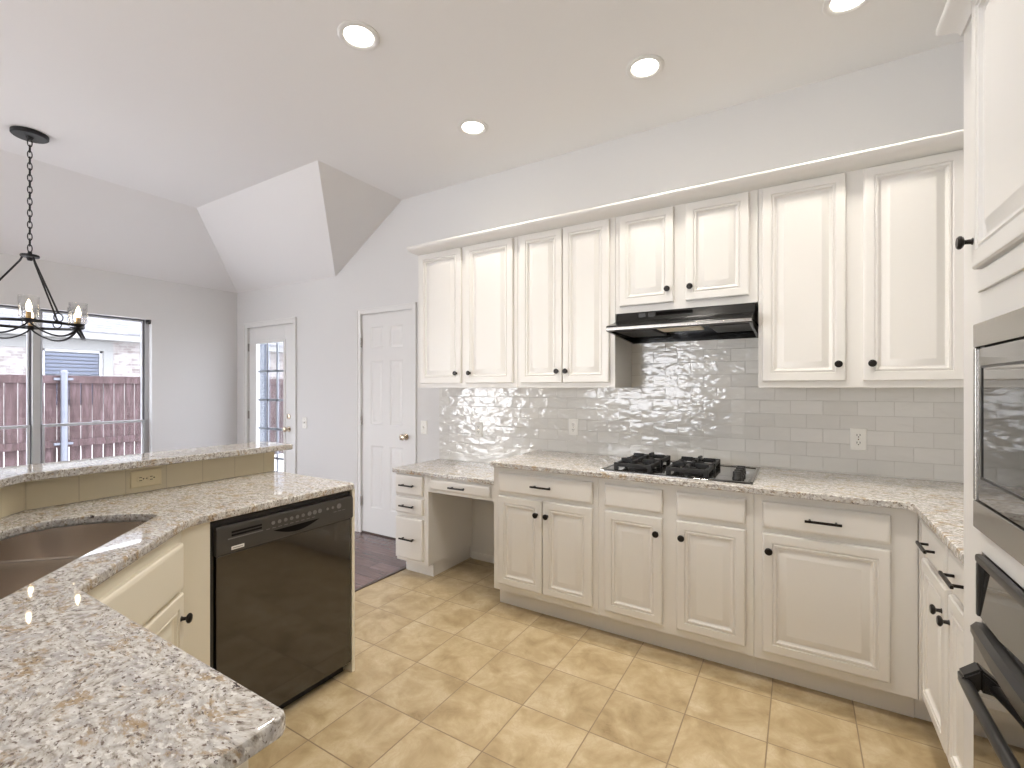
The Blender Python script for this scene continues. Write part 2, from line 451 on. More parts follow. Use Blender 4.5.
def slab(mb, poly, z0, z1, r=0.006, hole=None):
    """stone slab with eased edges; CCW outline, optional hole (CCW)"""
    bm = mb.bm
    def ring(pl, z): return [bm.verts.new((x, y, z)) for x, y in pl]
    def strip(A, B):
        N = len(A)
        for k in range(N):
            try: bm.faces.new((A[k], A[(k + 1) % N], B[(k + 1) % N], B[k]))
            except ValueError: pass
    steps = [(r, z0), (r * 0.3, z0 + r * 0.3), (0, z0 + r), (0, z1 - r), (r * 0.3, z1 - r * 0.3), (r, z1)]
    def stack(pl, sgn):
        rs = [ring(offset_poly(pl, d * sgn), z) for d, z in steps]
        for A, B in zip(rs, rs[1:]): strip(A, B)
        return rs[0], rs[-1]
    b0, t0 = stack(poly, 1)
    caps = [[b0], [t0]]
    if hole:
        bh, th = stack(hole, -1); caps = [[b0, bh], [t0, th]]
    for grp in caps:
        es = []
        for A in grp:
            for k in range(len(A)):
                e = bm.edges.get((A[k], A[(k + 1) % len(A)])) or bm.edges.new((A[k], A[(k + 1) % len(A)]))
                es.append(e)
        bmesh.ops.triangle_fill(bm, edges=es, use_beauty=True)
    return mb

def wall_rects(mb, u0, u1, z0, z1, holes, fn):
    """tile a wall with rectangles round the openings; fn(u0,u1,z0,z1) adds a solid box"""
    us = sorted({u0, u1, *[h[0] for h in holes], *[h[1] for h in holes]})
    for a, b in zip(us, us[1:]):
        hs = sorted([h for h in holes if h[0] < b - 1e-6 and h[1] > a + 1e-6], key=lambda h: h[2])
        z = z0
        for h in hs:
            if h[2] > z + 1e-6: fn(a, b, z, h[2])
            z = h[3]
        if z1 > z + 1e-6: fn(a, b, z, z1)

# ------------------------------------------------------------------ room shell
CZ = 3.05
YN, XW, XE, YS = 3.08, -5.70, 1.02, -4.5
T = 0.12
struct('floor', MB().box(-2.56, XE + T, YS - T, YN + T, -0.10, 0.0), 'floortile')
struct('floor_wood', MB().box(XW - T, -2.56, YS - T, YN + T, -0.10, 0.0), 'wood')
struct('trim_1', MB().box(-2.575, -2.545, 1.6, 3.08, 0.0, 0.006, b=0.003), 'threshold')

DG = (-5.475, -4.610, 0.0, 2.065)       # glass door opening
DP = (-3.555, -2.900, 0.0, 2.065)       # panel door opening
mb = MB()
wall_rects(mb, XW - T, XE + T, 0, CZ, [DG, DP], lambda a, b, c, d: mb.box(a, b, YN, YN + T, c, d))
struct('wall_north', mb, 'wall')
WW = (0.545, 2.215, 0.28, 2.075)
WW2 = (-3.25, -1.35, 0.25, 2.20)
mb = MB()
wall_rects(mb, YS, YN, 0, CZ, [WW, WW2], lambda a, b, c, d: mb.box(XW - T, XW, a, b, c, d))
struct('wall_west', mb, 'wall')
WS = (-4.05, -1.75, 0.30, 2.30)
mb = MB()
wall_rects(mb, XW - T, XE + T, 0, CZ, [WS], lambda a, b, c, d: mb.box(a, b, YS - T, YS, c, d))
struct('wall_south', mb, 'wall')
struct('wall_east', MB().box(XE, XE + T, YS, YN, 0, CZ), 'wall')

# vaulted ceiling: flat over the kitchen, hipped down over the breakfast nook
P1 = (-4.80, 2.22, CZ); P2 = (-3.03, 2.22, CZ); P5 = (-3.03, YN, CZ); P3 = (-3.93, YN, 2.475); P4 = (XW, YN, 2.50)
Sw = (-4.80, YS, CZ); Sw0 = (XW, YS, 2.50)
mb = MB()
vs = [P1, P2, P5, (XE, YN, CZ), (XE, YS, CZ), Sw, P4, P3, Sw0]
up = [(x, y, CZ + 0.15) for x, y, z in vs]
mb.add(vs + up, [(0, 1, 4, 5), (1, 2, 3, 4), (0, 5, 8, 6), (0, 6, 7, 1), (1, 7, 2),
                 (8 + 9, 6 + 9, 7 + 9, 2 + 9, 3 + 9, 4 + 9, 5 + 9),
                 (6, 8, 17, 15), (7, 6, 15, 16), (2, 7, 16, 11), (3, 2, 11, 12), (4, 3, 12, 13), (5, 4, 13, 14), (8, 5, 14, 17)])
struct('ceiling', mb, 'ceiling', smooth=10)

# baseboards
def baseboard(name, x0, x1, h=0.085):
    struct(name, MB().prism([(0, 0), (0.014, 0), (0.014, h - 0.015), (0.008, h), (0, h)], x0, x1,
                            frame((0, YN, 0), (0, -1, 0), (0, 0, 1), (1, 0, 0))), 'trim')
baseboard('baseboard_north', -4.545, -3.615)
baseboard('baseboard_north.001', -2.249, -1.641, 0.055)
struct('baseboard_west', MB().prism([(0, 0), (0.014, 0), (0.014, 0.07), (0.008, 0.085), (0, 0.085)], YS, YN,
                                    frame((XW, 0, 0), (1, 0, 0), (0, 0, 1), (0, 1, 0))), 'trim')

# door casings
def casing(name, x0, x1, ztop, w=0.058):
    mb = MB()
    f = back_frame(YN)
    for a, b, c, d in ((x0 - w, x0, 0, ztop + w), (x1, x1 + w, 0, ztop + w), (x0, x1, ztop, ztop + w)):
        mb.box(a, b, c, d, 0, 0.012, f, 0.003)
    mb.box(x0 - w, x0 - w + 0.014, 0, ztop + w, 0.010, 0.018, f, 0.003).box(x1 + w - 0.014, x1 + w, 0, ztop + w, 0.010, 0.018, f, 0.003)
    mb.box(x0 - w, x1 + w, ztop + w - 0.014, ztop + w, 0.010, 0.018, f, 0.003)
    struct(name, mb, 'trim')
casing('trim_2', DG[0] - 0.001, DG[1] + 0.001, 2.066)
casing('trim_3', DP[0] - 0.001, DP[1] + 0.001, 2.066, 0.05)

# ---- glass door
def knobset(parent, x, z, y, name='door_knob', m='nickel'):
    f = back_frame(y) @ Matrix.Translation((x, z, 0))
    return put(name, MB().lathe([(0.030, 0), (0.030, 0.006), (0.012, 0.010), (0.011, 0.030), (0.024, 0.036), (0.029, 0.048), (0.026, 0.060), (0.014, 0.066), (0, 0.067)], f, 20), m, parent)
d1 = sroot('door_1', ((DG[0] + DG[1]) / 2, YN + 0.05, 0))
x0, x1 = -5.462, -4.622; gx0, gx1, gz0, gz1 = -5.325, -4.785, 0.30, 1.885
yb, yf = 0.04, 0.085
f = frame((0, YN, 0), (1, 0, 0), (0, 0, 1), (0, 1, 0))
mb = MB()
mb.box(x0, gx0, 0.012, 2.05, 0.012, 0.055, f, 0.002).box(gx1, x1, 0.012, 2.05, 0.012, 0.055, f, 0.002)
mb.box(gx0, gx1, 0.012, gz0, 0.012, 0.055, f, 0.002).box(gx0, gx1, gz1, 2.05, 0.012, 0.055, f, 0.002)
put('door_slab', mb, 'trim', d1)
mb = MB()
for a, b, c, d in ((gx0 - .02, gx0 + .012, gz0 - .02, gz1 + .02), (gx1 - .012, gx1 + .02, gz0 - .02, gz1 + .02), (gx0, gx1, gz0 - .02, gz0 + .012), (gx0, gx1, gz1 - .012, gz1 + .02)):
    mb.box(a, b, c, d, 0.004, 0.012, f, 0.003)
put('glass_bead', mb, 'trim', d1)
put('pane', MB().box(gx0, gx1, gz0, gz1, 0.048, 0.053, f), 'glass', d1)
mb = MB()
for k in range(1, 3):
    xx = gx0 + (gx1 - gx0) * k / 3; mb.box(xx - 0.012, xx + 0.012, gz0, gz1, 0.038, 0.0475, f)
for k in range(1, 5):
    zz = gz1 - 0.325 * k; mb.box(gx0, gx1, zz - 0.012, zz + 0.012, 0.038, 0.0475, f)
put('muntin_grid', mb, 'muntin', d1)
knobset(d1, -4.705, 0.925, YN + 0.012)
put('deadbolt', MB().lathe([(0.028, 0), (0.028, 0.010), (0.020, 0.014), (0, 0.015)], back_frame(YN + 0.012) @ Matrix.Translation((-4.705, 1.06, 0)), 20), 'nickel', d1)
for z in (1.84, 1.06, 0.28):
    put('hinge', MB().box(x0 - 0.012, x0 + 0.004, z - 0.045, z + 0.045, -0.002, 0.012, f, 0.002), 'steel', d1)
mb = MB()
mb.box(DG[0] + .0005, x0 - .0005 - 0.001, 0, 2.064, 0.02, 0.11, f); mb.box(x1 + .0015, DG[1] - .0005, 0, 2.064, 0.02, 0.11, f); mb.box(x0, x1, 2.052, 2.064, 0.02, 0.11, f); mb.box(x0, x1, 0.0, 0.010, 0.0, 0.11, f)
struct('trim_4', mb, 'trim')

# ---- six-panel door
d2 = sroot('door_2', ((DP[0] + DP[1]) / 2, YN + 0.03, 0))
X0, X1 = -3.546, -2.910
f = back_frame(YN + 0.008)
us = [X0, -3.432, -3.272, -3.184, -3.024, X1]; vz = [0.014, 0.25, 0.832, 1.03, 1.622, 1.742, 1.938, 2.052]
mb = MB()
for i in range(5):
    for j in range(7):
        if i in (1, 3) and j in (1, 3, 5):
            mb.loops(us[i], us[i + 1], vz[j], vz[j + 1], [(0, 0), (0.006, -0.005), (0.014, -0.009), (0.024, -0.009), (0.042, -0.003), (0.045, -0.003)], f, back=False)
        else:
            mb.add([(us[i], vz[j], 0), (us[i + 1], vz[j], 0), (us[i + 1], vz[j + 1], 0), (us[i], vz[j + 1], 0)], [(0, 1, 2, 3)], f)
mb.add([(X0, vz[0], 0), (X1, vz[0], 0), (X1, vz[-1], 0), (X0, vz[-1], 0), (X0, vz[0], -.04), (X1, vz[0], -.04), (X1, vz[-1], -.04), (X0, vz[-1], -.04)],
       [(0, 1, 5, 4), (1, 2, 6, 5), (2, 3, 7, 6), (3, 0, 4, 7), (7, 6, 5, 4)], f)
bmesh.ops.remove_doubles(mb.bm, verts=list(mb.bm.verts), dist=1e-5)
put('door_slab', mb, 'trim', d2)
knobset(d2, -2.985, 0.935, YN + 0.008)
for z in (1.80, 1.06, 0.30):
    put('hinge', MB().cyl((X0 - 0.004, YN - 0.004, z - 0.045), (X0 - 0.004, YN - 0.004, z + 0.045), 0.007), 'steel', d2)
f = frame((0, YN, 0), (1, 0, 0), (0, 0, 1), (0, 1, 0))
mb = MB(); mb.box(DP[0] + .0005, X0 - .0015, 0, 2.064, 0.012, 0.11, f); mb.box(X1 + .0015, DP[1] - .0005, 0, 2.064, 0.012, 0.11, f); mb.box(X0, X1, 2.054, 2.064, 0.012, 0.11, f)
struct('trim_5', mb, 'trim')
struct('trim_6', MB().box(DP[0], DP[1], YN + 0.004, YN + 0.11, 0, 0.012, b=0.003), 'threshold')

# ---- breakfast-nook window: two single-hung units with a mullion
w1 = sroot('window_1', (XW - 0.06, 1.38, WW[2]))
f = left_frame(XW - 0.075)
def sash(u0, u1, v0, v1, dz, t=0.03):
    mb = MB()
    mb.box(u0, u0 + t, v0, v1, dz, dz + 0.03, f, 0.002).box(u1 - t, u1, v0, v1, dz, dz + 0.03, f, 0.002)
    mb.box(u0 + t, u1 - t, v0, v0 + t, dz, dz + 0.03, f, 0.002).box(u0 + t, u1 - t, v1 - t, v1, dz, dz + 0.03, f, 0.002)
    return mb
MU0, MU1 = 1.338, 1.388
put('mullion', MB().box(MU0, MU1, WW[2], WW[3], -0.03, 0.045, f, 0.004), 'whiteframe', w1)
for (a, b) in ((WW[0], MU0), (MU1, WW[1] - 0.035)):
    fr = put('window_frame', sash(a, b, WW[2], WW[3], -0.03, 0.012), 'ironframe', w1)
    lo = put('lower_sash', sash(a + 0.012, b - 0.012, WW[2] + 0.018, 1.045, 0.002, 0.020), 'vinyl', w1)
    put('pane', MB().box(a + 0.031, b - 0.031, WW[2] + 0.036, 1.026, 0.014, 0.018, f), 'glass', lo)
    hi = put('upper_sash', sash(a + 0.012, b - 0.012, 1.02, WW[3] - 0.014, -0.029, 0.012), 'vinyl', w1)
    put('pane', MB().box(a + 0.023, b - 0.023, 1.031, WW[3] - 0.025, -0.016, -0.012, f), 'glass', hi)
    put('sash_lock', MB().box((a + b) / 2 - 0.03, (a + b) / 2 + 0.03, 1.046, 1.058, 0.010, 0.026, f, 0.003), 'vinyl', lo)
struct('trim_7', MB().box(WW[0], WW[1], WW[2] - 0.02, WW[2], -0.045, 0.10, f, 0.004), 'trim', None)
br = put('jamb_liner', MB().box(WW[1] - 0.035, WW[1] - 0.001, WW[2], WW[3] - 0.001, -0.03, 0.01, f, 0.002), 'vinyl', w1)
put('blind_bracket', MB().box(WW[1] - 0.030, WW[1] - 0.002, WW[3] - 0.045, WW[3] - 0.002, 0.011, 0.06, f, 0.003), 'blackmatte', w1)
# windows of the living area behind the camera (they light the room and show in the tile)
def far_window(name, fr_, u0, u1, v0, v1, n):
    r = sroot(name, fr_ @ Vector(((u0 + u1) / 2, v0, 0)))
    mb = MB()
    for k in range(n + 1):
        c = u0 + (u1 - u0) * k / n; c = min(max(c, u0 + 0.03), u1 - 0.03); mb.box(c - 0.03, c + 0.03, v0, v1, -0.09, -0.04, fr_)
    mb.box(u0, u1, v0, v0 + 0.05, -0.09, -0.04, fr_).box(u0, u1, v1 - 0.05, v1, -0.09, -0.04, fr_).box(u0, u1, (v0 + v1) / 2 - 0.02, (v0 + v1) / 2 + 0.02, -0.09, -0.04, fr_)
    put('window_frame', mb, 'vinyl', r)
    put('pane', MB().box(u0 + 0.02, u1 - 0.02, v0 + 0.02, v1 - 0.02, -0.070, -0.064, fr_), 'glass', r)
far_window('window_2', left_frame(XW), *WW2, 2)
far_window('window_3', frame((0, YS, 0), (-1, 0, 0), (0, 0, 1), (0, 1, 0)), -WS[1], -WS[0], WS[2], WS[3], 3)

# ---- tiled backsplash
mb = MB()
f = back_frame(YN)
mb.box(-1.645, XE, 0.914, 1.372, 0.0, 0.009, f).box(-2.589, -1.645, 0.775, 1.372, 0.0, 0.009, f).box(-0.946, -0.181, 1.372, 1.66, 0.0, 0.009, f)
struct('wall_backsplash', mb, 'subway')

# ------------------------------------------------------------------ cabinet hardware and fronts
DOOR = [(0, 0.0), (0, 0.013), (0.004, 0.018), (0.011, 0.020), (0.040, 0.020), (0.0425, 0.0150), (0.047, 0.0150), (0.050, 0.0190), (0.056, 0.0180),
        (0.059, 0.0105), (0.066, 0.0070), (0.071, 0.0070), (0.095, 0.0170), (0.099, 0.0178)]
SLAB = [(0, 0.0), (0, 0.012), (0.003, 0.016), (0.010, 0.0195), (0.014, 0.020)]
def knob(parent, f, u, v, m='bronze'):
    k = f @ Matrix.Translation((u, v, 0.020))
    return put('knob', MB().lathe([(0.009, 0), (0.0065, 0.004), (0.0055, 0.015), (0.013, 0.018), (0.0165, 0.022), (0.0165, 0.026), (0.013, 0.0295), (0, 0.0305)], k, 20), m, parent)
def pull(parent, f, u, v, L=0.135):
    mb = MB()
    mb.box(u - L / 2, u + L / 2, v - 0.0055, v + 0.0055, 0.045, 0.054, f, 0.002)
    for du in (-0.048, 0.048):
        mb.cyl(f @ Vector((u + du, v, 0.018)), f @ Vector((u + du, v, 0.047)), 0.005, n=12)
    return put('pull_handle', mb, 'bronze', parent)
def cab_door(parent, f, u0, u1, v0, v1, m, kn=None, lp=DOOR):
    d = put('door', MB().loops(u0, u1, v0, v1, lp, f), m, parent, smooth=25)
    if kn: knob(d, f, *kn)
    return d
def cab_drawer(parent, f, u0, u1, v0, v1, m, pl=True, name='drawer'):
    d = put(name, MB().loops(u0, u1, v0, v1, SLAB, f), m, parent, smooth=25)
    if pl: pull(d, f, (u0 + u1) / 2, (v0 + v1) / 2)
    return d

# ------------------------------------------------------------------ base cabinets on the back wall
YB = 2.47
fB = back_frame(YB)
def base_body(parent, x0, x1, m='cab'):
    mb = MB().box(x0, x1, YB, YN - 0.002, 0.114, 0.8835, b=0.0015)
    o = put('body', mb, m, parent)
    put('toe_kick', MB().box(x0, x1, YB + 0.07, YN - 0.01, 0.0, 0.1135), m, parent)
    return o
c = thing('base_cabinet', (-1.286, 2.78, 0), 'white base cabinet with one wide drawer above two knobbed doors, beside the desk kneehole', 'cabinet')
base_body(c, -1.638, -0.9455)
cab_drawer(c, fB, -1.595, -0.977, 0.728, 0.848, 'cab')
cab_door(c, fB, -1.595, -1.291, 0.158, 0.703, 'cab', (-1.322, 0.622))
cab_door(c, fB, -1.285, -0.978, 0.158, 0.703, 'cab', (-1.254, 0.622))
c = thing('base_cabinet', (-0.563, 2.78, 0), 'white base cabinet with two plain false fronts and two doors, under the gas cooktop', 'cabinet')
base_body(c, -0.9445, -0.1805)
for a, b, k in ((-0.906, -0.597, -0.625), (-0.528, -0.215, -0.500)):
    cab_drawer(c, fB, a, b, 0.728, 0.848, 'cab', False, 'false_front')
    cab_door(c, fB, a, b, 0.158, 0.703, 'cab', (k, 0.624))
c = thing('base_cabinet', (0.115, 2.78, 0), 'white base cabinet with one drawer over one wide single door, right of the cooktop', 'cabinet')
base_body(c, -0.1795, 0.409)
cab_drawer(c, fB, -0.145, 0.321, 0.728, 0.848, 'cab')
cab_door(c, fB, -0.145, 0.321, 0.158, 0.703, 'cab', (-0.118, 0.628))

# right-hand return
fR = right_frame(0.43)
c = thing('base_cabinet', (0.72, 2.1, 0), 'white base cabinet at the right with two narrow drawers over two doors, beside oven tower', 'cabinet')
put('body', MB().box(0.430, XE - 0.002, 1.748, YB, 0.114, 0.8835).box(0.411, XE - 0.002, YB, YN - 0.012, 0.114, 0.8835), 'cab', c)
put('toe_kick', MB().box(0.500, XE - 0.01, 1.748, YN - 0.02, 0, 0.1135).box(0.411, 0.500, YB + 0.075, YB + 0.5, 0, 0.1135), 'cab', c)
for a, b, k in ((-2.425, -2.075, -2.105), (-2.040, -1.775, -2.012)):
    cab_drawer(c, fR, a, b, 0.728, 0.848, 'cab')
    cab_door(c, fR, a, b, 0.158, 0.703, 'cab', (k, 0.620))

# desk with pedestal of drawers and kneehole
YD = 2.55
fD = back_frame(YD)
c = thing('desk_cabinet', (-2.1, 2.8, 0), 'low white built-in desk unit with three stacked drawers left of an open kneehole', 'desk')
mb = MB().box(-2.557, -2.250, YD, YN - 0.002, 0.10, 0.7445, b=0.0015)
put('body', mb, 'cab', c)
put('toe_kick', MB().box(-2.535, -2.268, YD + 0.075, YN - 0.01, 0, 0.0995), 'cab', c)
for z0, z1 in ((0.592, 0.735), (0.455, 0.572), (0.125, 0.425)):
    cab_drawer(c, fD, -2.556, -2.295, z0, z1, 'cab')
put('apron', MB().box(-2.250, -1.640, YD, YD + 0.02, 0.632, 0.7445, b=0.0015), 'cab', c)
cab_drawer(c, fD, -2.222, -1.715, 0.656, 0.728, 'cab', name='pencil_drawer')
put('back_cleat', MB().box(-2.250, -1.640, YN - 0.03, YN - 0.001, 0.66, 0.7445), 'cab', c)

# granite on the back run
o = recentre(put('countertop', slab(MB(), fillet([(-1.645, 2.42), (0.384, 2.42), (0.384, 1.747), (XE - 0.001, 1.747), (XE - 0.001, YN - 0.010), (-1.645, YN - 0.010)], {0: 0.015, 1: 0.02}), 0.884, 0.914), 'granite'))
o['label'] = 'speckled granite L-shaped countertop running along the back wall under the cooktop'; o['category'] = 'countertop'
o = recentre(put('countertop', slab(MB(), fillet([(-2.589, 2.525), (-1.640, 2.525), (-1.640, YN - 0.010), (-2.589, YN - 0.010)], {0: 0.015}), 0.745, 0.775), 'granite'))
o['label'] = 'lower granite desk top set below the main counter beside the panelled door'; o['category'] = 'countertop'

# ------------------------------------------------------------------ upper cabinets
YU = 2.75
fU = back_frame(YU)
def upper(x0, x1, z0, label, doors):
    c = thing('wall_cabinet', ((x0 + x1) / 2, 2.9, z0), label, 'cabinet', None)
    put('body', MB().box(x0, x1, YU, YN - 0.002, z0, 2.415, b=0.0015), 'cab', c)
    for a, b, d0, d1, k in doors: cab_door(c, fU, a, b, d0, d1, 'cab', k)
    return c
upper(-2.530, -1.631, 1.372, 'tall white two-door wall cabinet at the left end next to the panelled door',
      [(-2.502, -2.102, 1.404, 2.392, (-2.140, 1.477)), (-2.061, -1.661, 1.404, 2.392, (-2.018, 1.477))])
upper(-1.629, -0.947, 1.372, 'tall white wall cabinet with two touching doors immediately left of the range hood',
      [(-1.602, -1.294, 1.404, 2.392, (-1.322, 1.477)), (-1.288, -0.979, 1.404, 2.392, (-1.260, 1.477))])
upper(-0.945, -0.182, 1.815, 'short white two-door wall cabinet above the black range hood',
      [(-0.916, -0.604, 1.855, 2.392, (-0.634, 1.928)), (-0.538, -0.222, 1.855, 2.392, (-0.512, 1.928))])
upper(-0.180, XE - 0.002, 1.372, 'tall white wall cabinet with widely spaced doors right of the range hood',
      [(-0.162, 0.191, 1.404, 2.395, (0.160, 1.484)), (0.257, 0.612, 1.404, 2.395, (0.288, 1.484))])
CR = [(0.0, 2.400), (0.006, 2.402), (0.016, 2.408), (0.032, 2.415), (0.050, 2.426), (0.060, 2.440), (0.063, 2.452), (0.063, 2.458), (0.058, 2.463), (-0.02, 2.463), (-0.02, 2.417), (0.0, 2.416)]
struct('trim_8', MB().sweep(CR, [(-2.531, YN - 0.001), (-2.531, YU - 0.001), (XE - 0.001, YU - 0.001)][::1]), 'cab', smooth=50)

# ------------------------------------------------------------------ range hood
h = thing('range_hood', (-0.563, 2.85, 1.66), 'black under-cabinet range hood with flared front lip above the cooktop', 'range hood')
hx0, hx1 = -0.934, -0.196
prof = [(0.0, 1.8145), (0.325, 1.8145), (0.345, 1.765), (0.395, 1.748), (0.505, 1.722), (0.512, 1.712), (0.512, 1.694), (0.500, 1.690), (0.490, 1.690), (0.485, 1.703), (0.33, 1.716), (0.02, 1.716), (0.02, 1.660), (0.0, 1.660)]
pf = frame((0, YN - 0.010, 0), (0, -1, 0), (0, 0, 1), (1, 0, 0))
put('canopy', MB().prism(prof, hx0, hx1, pf), 'hoodblack', h)
mb = MB()
side = [(0.0, 1.660), (0.02, 1.660), (0.500, 1.690), (0.490, 1.71), (0.02, 1.73), (0, 1.73)]
for a, b in ((hx0, hx0 + 0.012), (hx1 - 0.012, hx1)): put('side_skirt', MB().prism(side, a, b, pf), 'hoodblack', h)

put('front_strip', MB().box(hx0, hx1, 1.695, 1.711, 0.5125, 0.516, frame((0, YN - 0.010, 0), (1, 0, 0), (0, 0, 1), (0, -1, 0)), 0.001), 'steel', h)
for k in range(2):
    xx = -0.800 + 0.055 * k
    sw = put('rocker_switch', MB().box(xx, xx + 0.040, 1.780, 1.804, 0.333, 0.340, frame((0, YN - 0.010, 0), (1, 0, 0), (0, 0, 1), (0, -1, 0)), 0.002), 'blackmatte', h)
mb = MB()
for k in range(3): mb.box(-0.70, -0.50, 1.786 + 0.007 * k, 1.789 + 0.007 * k, 0.330, 0.3375, frame((0, YN - 0.010, 0), (1, 0, 0), (0, 0, 1), (0, -1, 0)))
put('vent_slots', mb, 'slot', h)
put('lamp_lens', MB().box(-0.665, -0.445, YN - 0.010 - 0.46, YN - 0.010 - 0.30, 1.690, 1.7015, b=0.005), 'lens', h)
for a, b in ((-0.915, -0.70), (-0.41, -0.21)):
    put('grease_filter', MB().box(a, b, YN - 0.42, YN - 0.08, 1.695, 1.7145, b=0.003), 'castiron', h)

# ------------------------------------------------------------------ cooktop
k_ = thing('gas_cooktop', (-0.565, 2.735, 0.914), 'black four-burner gas cooktop set into the granite counter below the hood', 'cooktop')
cx0, cx1, cy0, cy1 = -0.945, -0.185, 2.485, 2.975
put('cooktop_plate', MB().loops(cx0, cx1, cy0, cy1, [(0, 0), (0, 0.003), (0.004, 0.007), (0.016, 0.009), (0.020, 0.009), (0.023, 0.006), (0.03, 0.006)], frame((0, 0, 0.9142), (1, 0, 0), (0, 1, 0), (0, 0, 1))), 'glassblack', k_)
put('edge_trim', MB().box(cx1 - 0.012, cx1 - 0.002, cy0 + 0.01, cy1 - 0.01, 0.9232, 0.9250, b=0.0008), 'steel', k_)
for bx in (-0.770, -0.490):
    for by, rb in ((2.615, 0.040), (2.845, 0.034)):
        z = 0.9205
        bu = put('burner', MB().lathe([(rb + 0.014, 0), (rb + 0.014, 0.006), (rb, 0.010), (rb, 0.020), (rb * 0.85, 0.022)], Matrix.Translation((bx, by, z)), 24), 'blackmatte', k_)
        put('burner_cap', MB().lathe([(rb * 0.95, 0.022), (rb * 0.95, 0.027), (rb * 0.8, 0.031), (0, 0.032)], Matrix.Translation((bx, by, z)), 24), 'castiron', bu)
        g = MB(); q = 0.092
        for sx in (-1, 1):
            for sy in (-1, 1):
                g.box(bx + sx * q - 0.011, bx + sx * q + 0.011, by + sy * q - 0.011, by + sy * q + 0.011, z, z + 0.040, b=0.003)
            g.box(bx + sx * q - 0.010, bx + sx * q + 0.010, by - q, by + q, z + 0.018, z + 0.038, b=0.003)
            g.box(bx - q, bx + q, by + sx * q - 0.010, by + sx * q + 0.010, z + 0.018, z + 0.038, b=0.003)
            xa, xb = sorted((bx + sx * q, bx + sx * 0.028)); g.box(xa, xb, by - 0.009, by + 0.009, z + 0.030, z + 0.054, b=0.003)
            ya, yb = sorted((by + sx * q, by + sx * 0.028)); g.box(bx - 0.009, bx + 0.009, ya, yb, z + 0.030, z + 0.054, b=0.003)
        put('grate', g, 'castiron', k_)
for j in range(4):
    ky = 2.575 + 0.068 * j
    kk = put('control_knob', MB().lathe([(0.023, 0), (0.023, 0.006), (0.019, 0.010), (0.017, 0.026), (0.014, 0.029), (0, 0.029)], Matrix.Translation((-0.262, ky, 0.9208)), 20).box(-0.282, -0.242, ky - 0.005, ky + 0.005, 0.930, 0.956, b=0.003), 'blackmatte', k_)

# ------------------------------------------------------------------ oven tower
fT = right_frame(0.385)
TY1, TY0 = 1.746, 0.90
t = thing('oven_tower_cabinet', (0.70, 1.32, 0), 'full-height white cabinet tower at the right edge holding the microwave and wall oven', 'cabinet')
mb = MB()
for a, b in ((TY1 - 0.02, TY1), (TY0, TY0 + 0.02)): mb.box(0.405, XE - 0.002, a, b, 0.0, 2.352)
mb.box(0.40, XE - 0.002, TY0 + 0.02, TY1 - 0.02, 2.33, 2.352).box(XE - 0.02, XE - 0.002, TY0 + 0.02, TY1 - 0.02, 0.0, 2.33)
for z in (0.20, 0.99, 1.56): mb.box(0.405, XE - 0.02, TY0 + 0.02, TY1 - 0.02, z - 0.01, z + 0.01)
put('body', mb, 'towerpaint', t)
AW0, AW1 = 0.965, 1.598           # appliance opening along Y
mb = MB()
mb.box(0.385, 0.405, AW1, TY1, 0.0, 2.352, b=0.0015).box(0.385, 0.405, TY0, AW0, 0.0, 2.352, b=0.0015)
for z0, z1 in ((0.0, 0.24), (0.967, 1.028), (1.524, 2.352)): mb.box(0.385, 0.405, AW0, AW1, z0, z1)
put('face_frame', mb, 'towerpaint', t)
cab_door(t, fT, -1.600, -0.93, 1.664, 2.338, 'towerpaint', (-1.580, 1.731))
put('lower_rail', MB().box(-1.598, -0.932, 1.606, 1.655, 0.0, 0.009, fT, 0.003), 'towerpaint', t)
CT = [(0.0, 2.338), (0.005, 2.338), (0.008, 2.350), (0.018, 2.362), (0.034, 2.372), (0.044, 2.380), (0.048, 2.386), (0.048, 2.400), (0.04, 2.404), (-0.02, 2.404), (-0.02, 2.353), (0, 2.352)]
put('crown', MB().sweep(CT, [(XE - 0.3, TY1 + 0.0005), (0.3845, TY1 + 0.0005), (0.3845, TY0)][::-1][::-1] if False else [(0.3845, TY0), (0.3845, TY1 + 0.0005), (XE - 0.45, TY1 + 0.0005)][::-1]), 'towerpaint', t, smooth=50)

# microwave
m_ = thing('microwave', (0.55, 1.28, 1.03), 'built-in stainless microwave with black glass door in the upper tower opening', 'microwave')
put('housing', MB().box(0.390, 0.85, AW0 + 0.004, AW1 - 0.004, 1.032, 1.520), 'blackmatte', m_)
mb = MB()
y0, y1 = 0.955, 1.605
for a, b, c_, d in ((-y1, -y0, 1.470, 1.528), (-y1, -y0, 1.024, 1.092), (-y1, -y1 + 0.016, 1.092, 1.470), (-y0 - 0.016, -y0, 1.092, 1.470)):
    mb.box(a, b, c_, d, 0.0005, 0.014, fT, 0.003)
put('trim_kit', mb, 'steel', m_)
dd = put('door', MB().box(-y1 + 0.018, -y0 - 0.16, 1.095, 1.467, -0.004, 0.010, fT, 0.003), 'glassblack', m_)
mb = MB()
for a, b, c_, d in ((-y1 + 0.05, -y0 - 0.19, 1.418, 1.424), (-y1 + 0.05, -y0 - 0.19, 1.150, 1.156), (-y1 + 0.05, -y1 + 0.056, 1.150, 1.424), (-y0 - 0.196, -y0 - 0.19, 1.150, 1.424)):
    mb.box(a, b, c_, d, 0.009, 0.012, fT)
put('window_border', mb, 'blackmatte', dd)
put('control_panel', MB().box(-y0 - 0.158, -y0 - 0.018, 1.095, 1.467, -0.004, 0.010, fT, 0.003), 'blackmatte', m_)

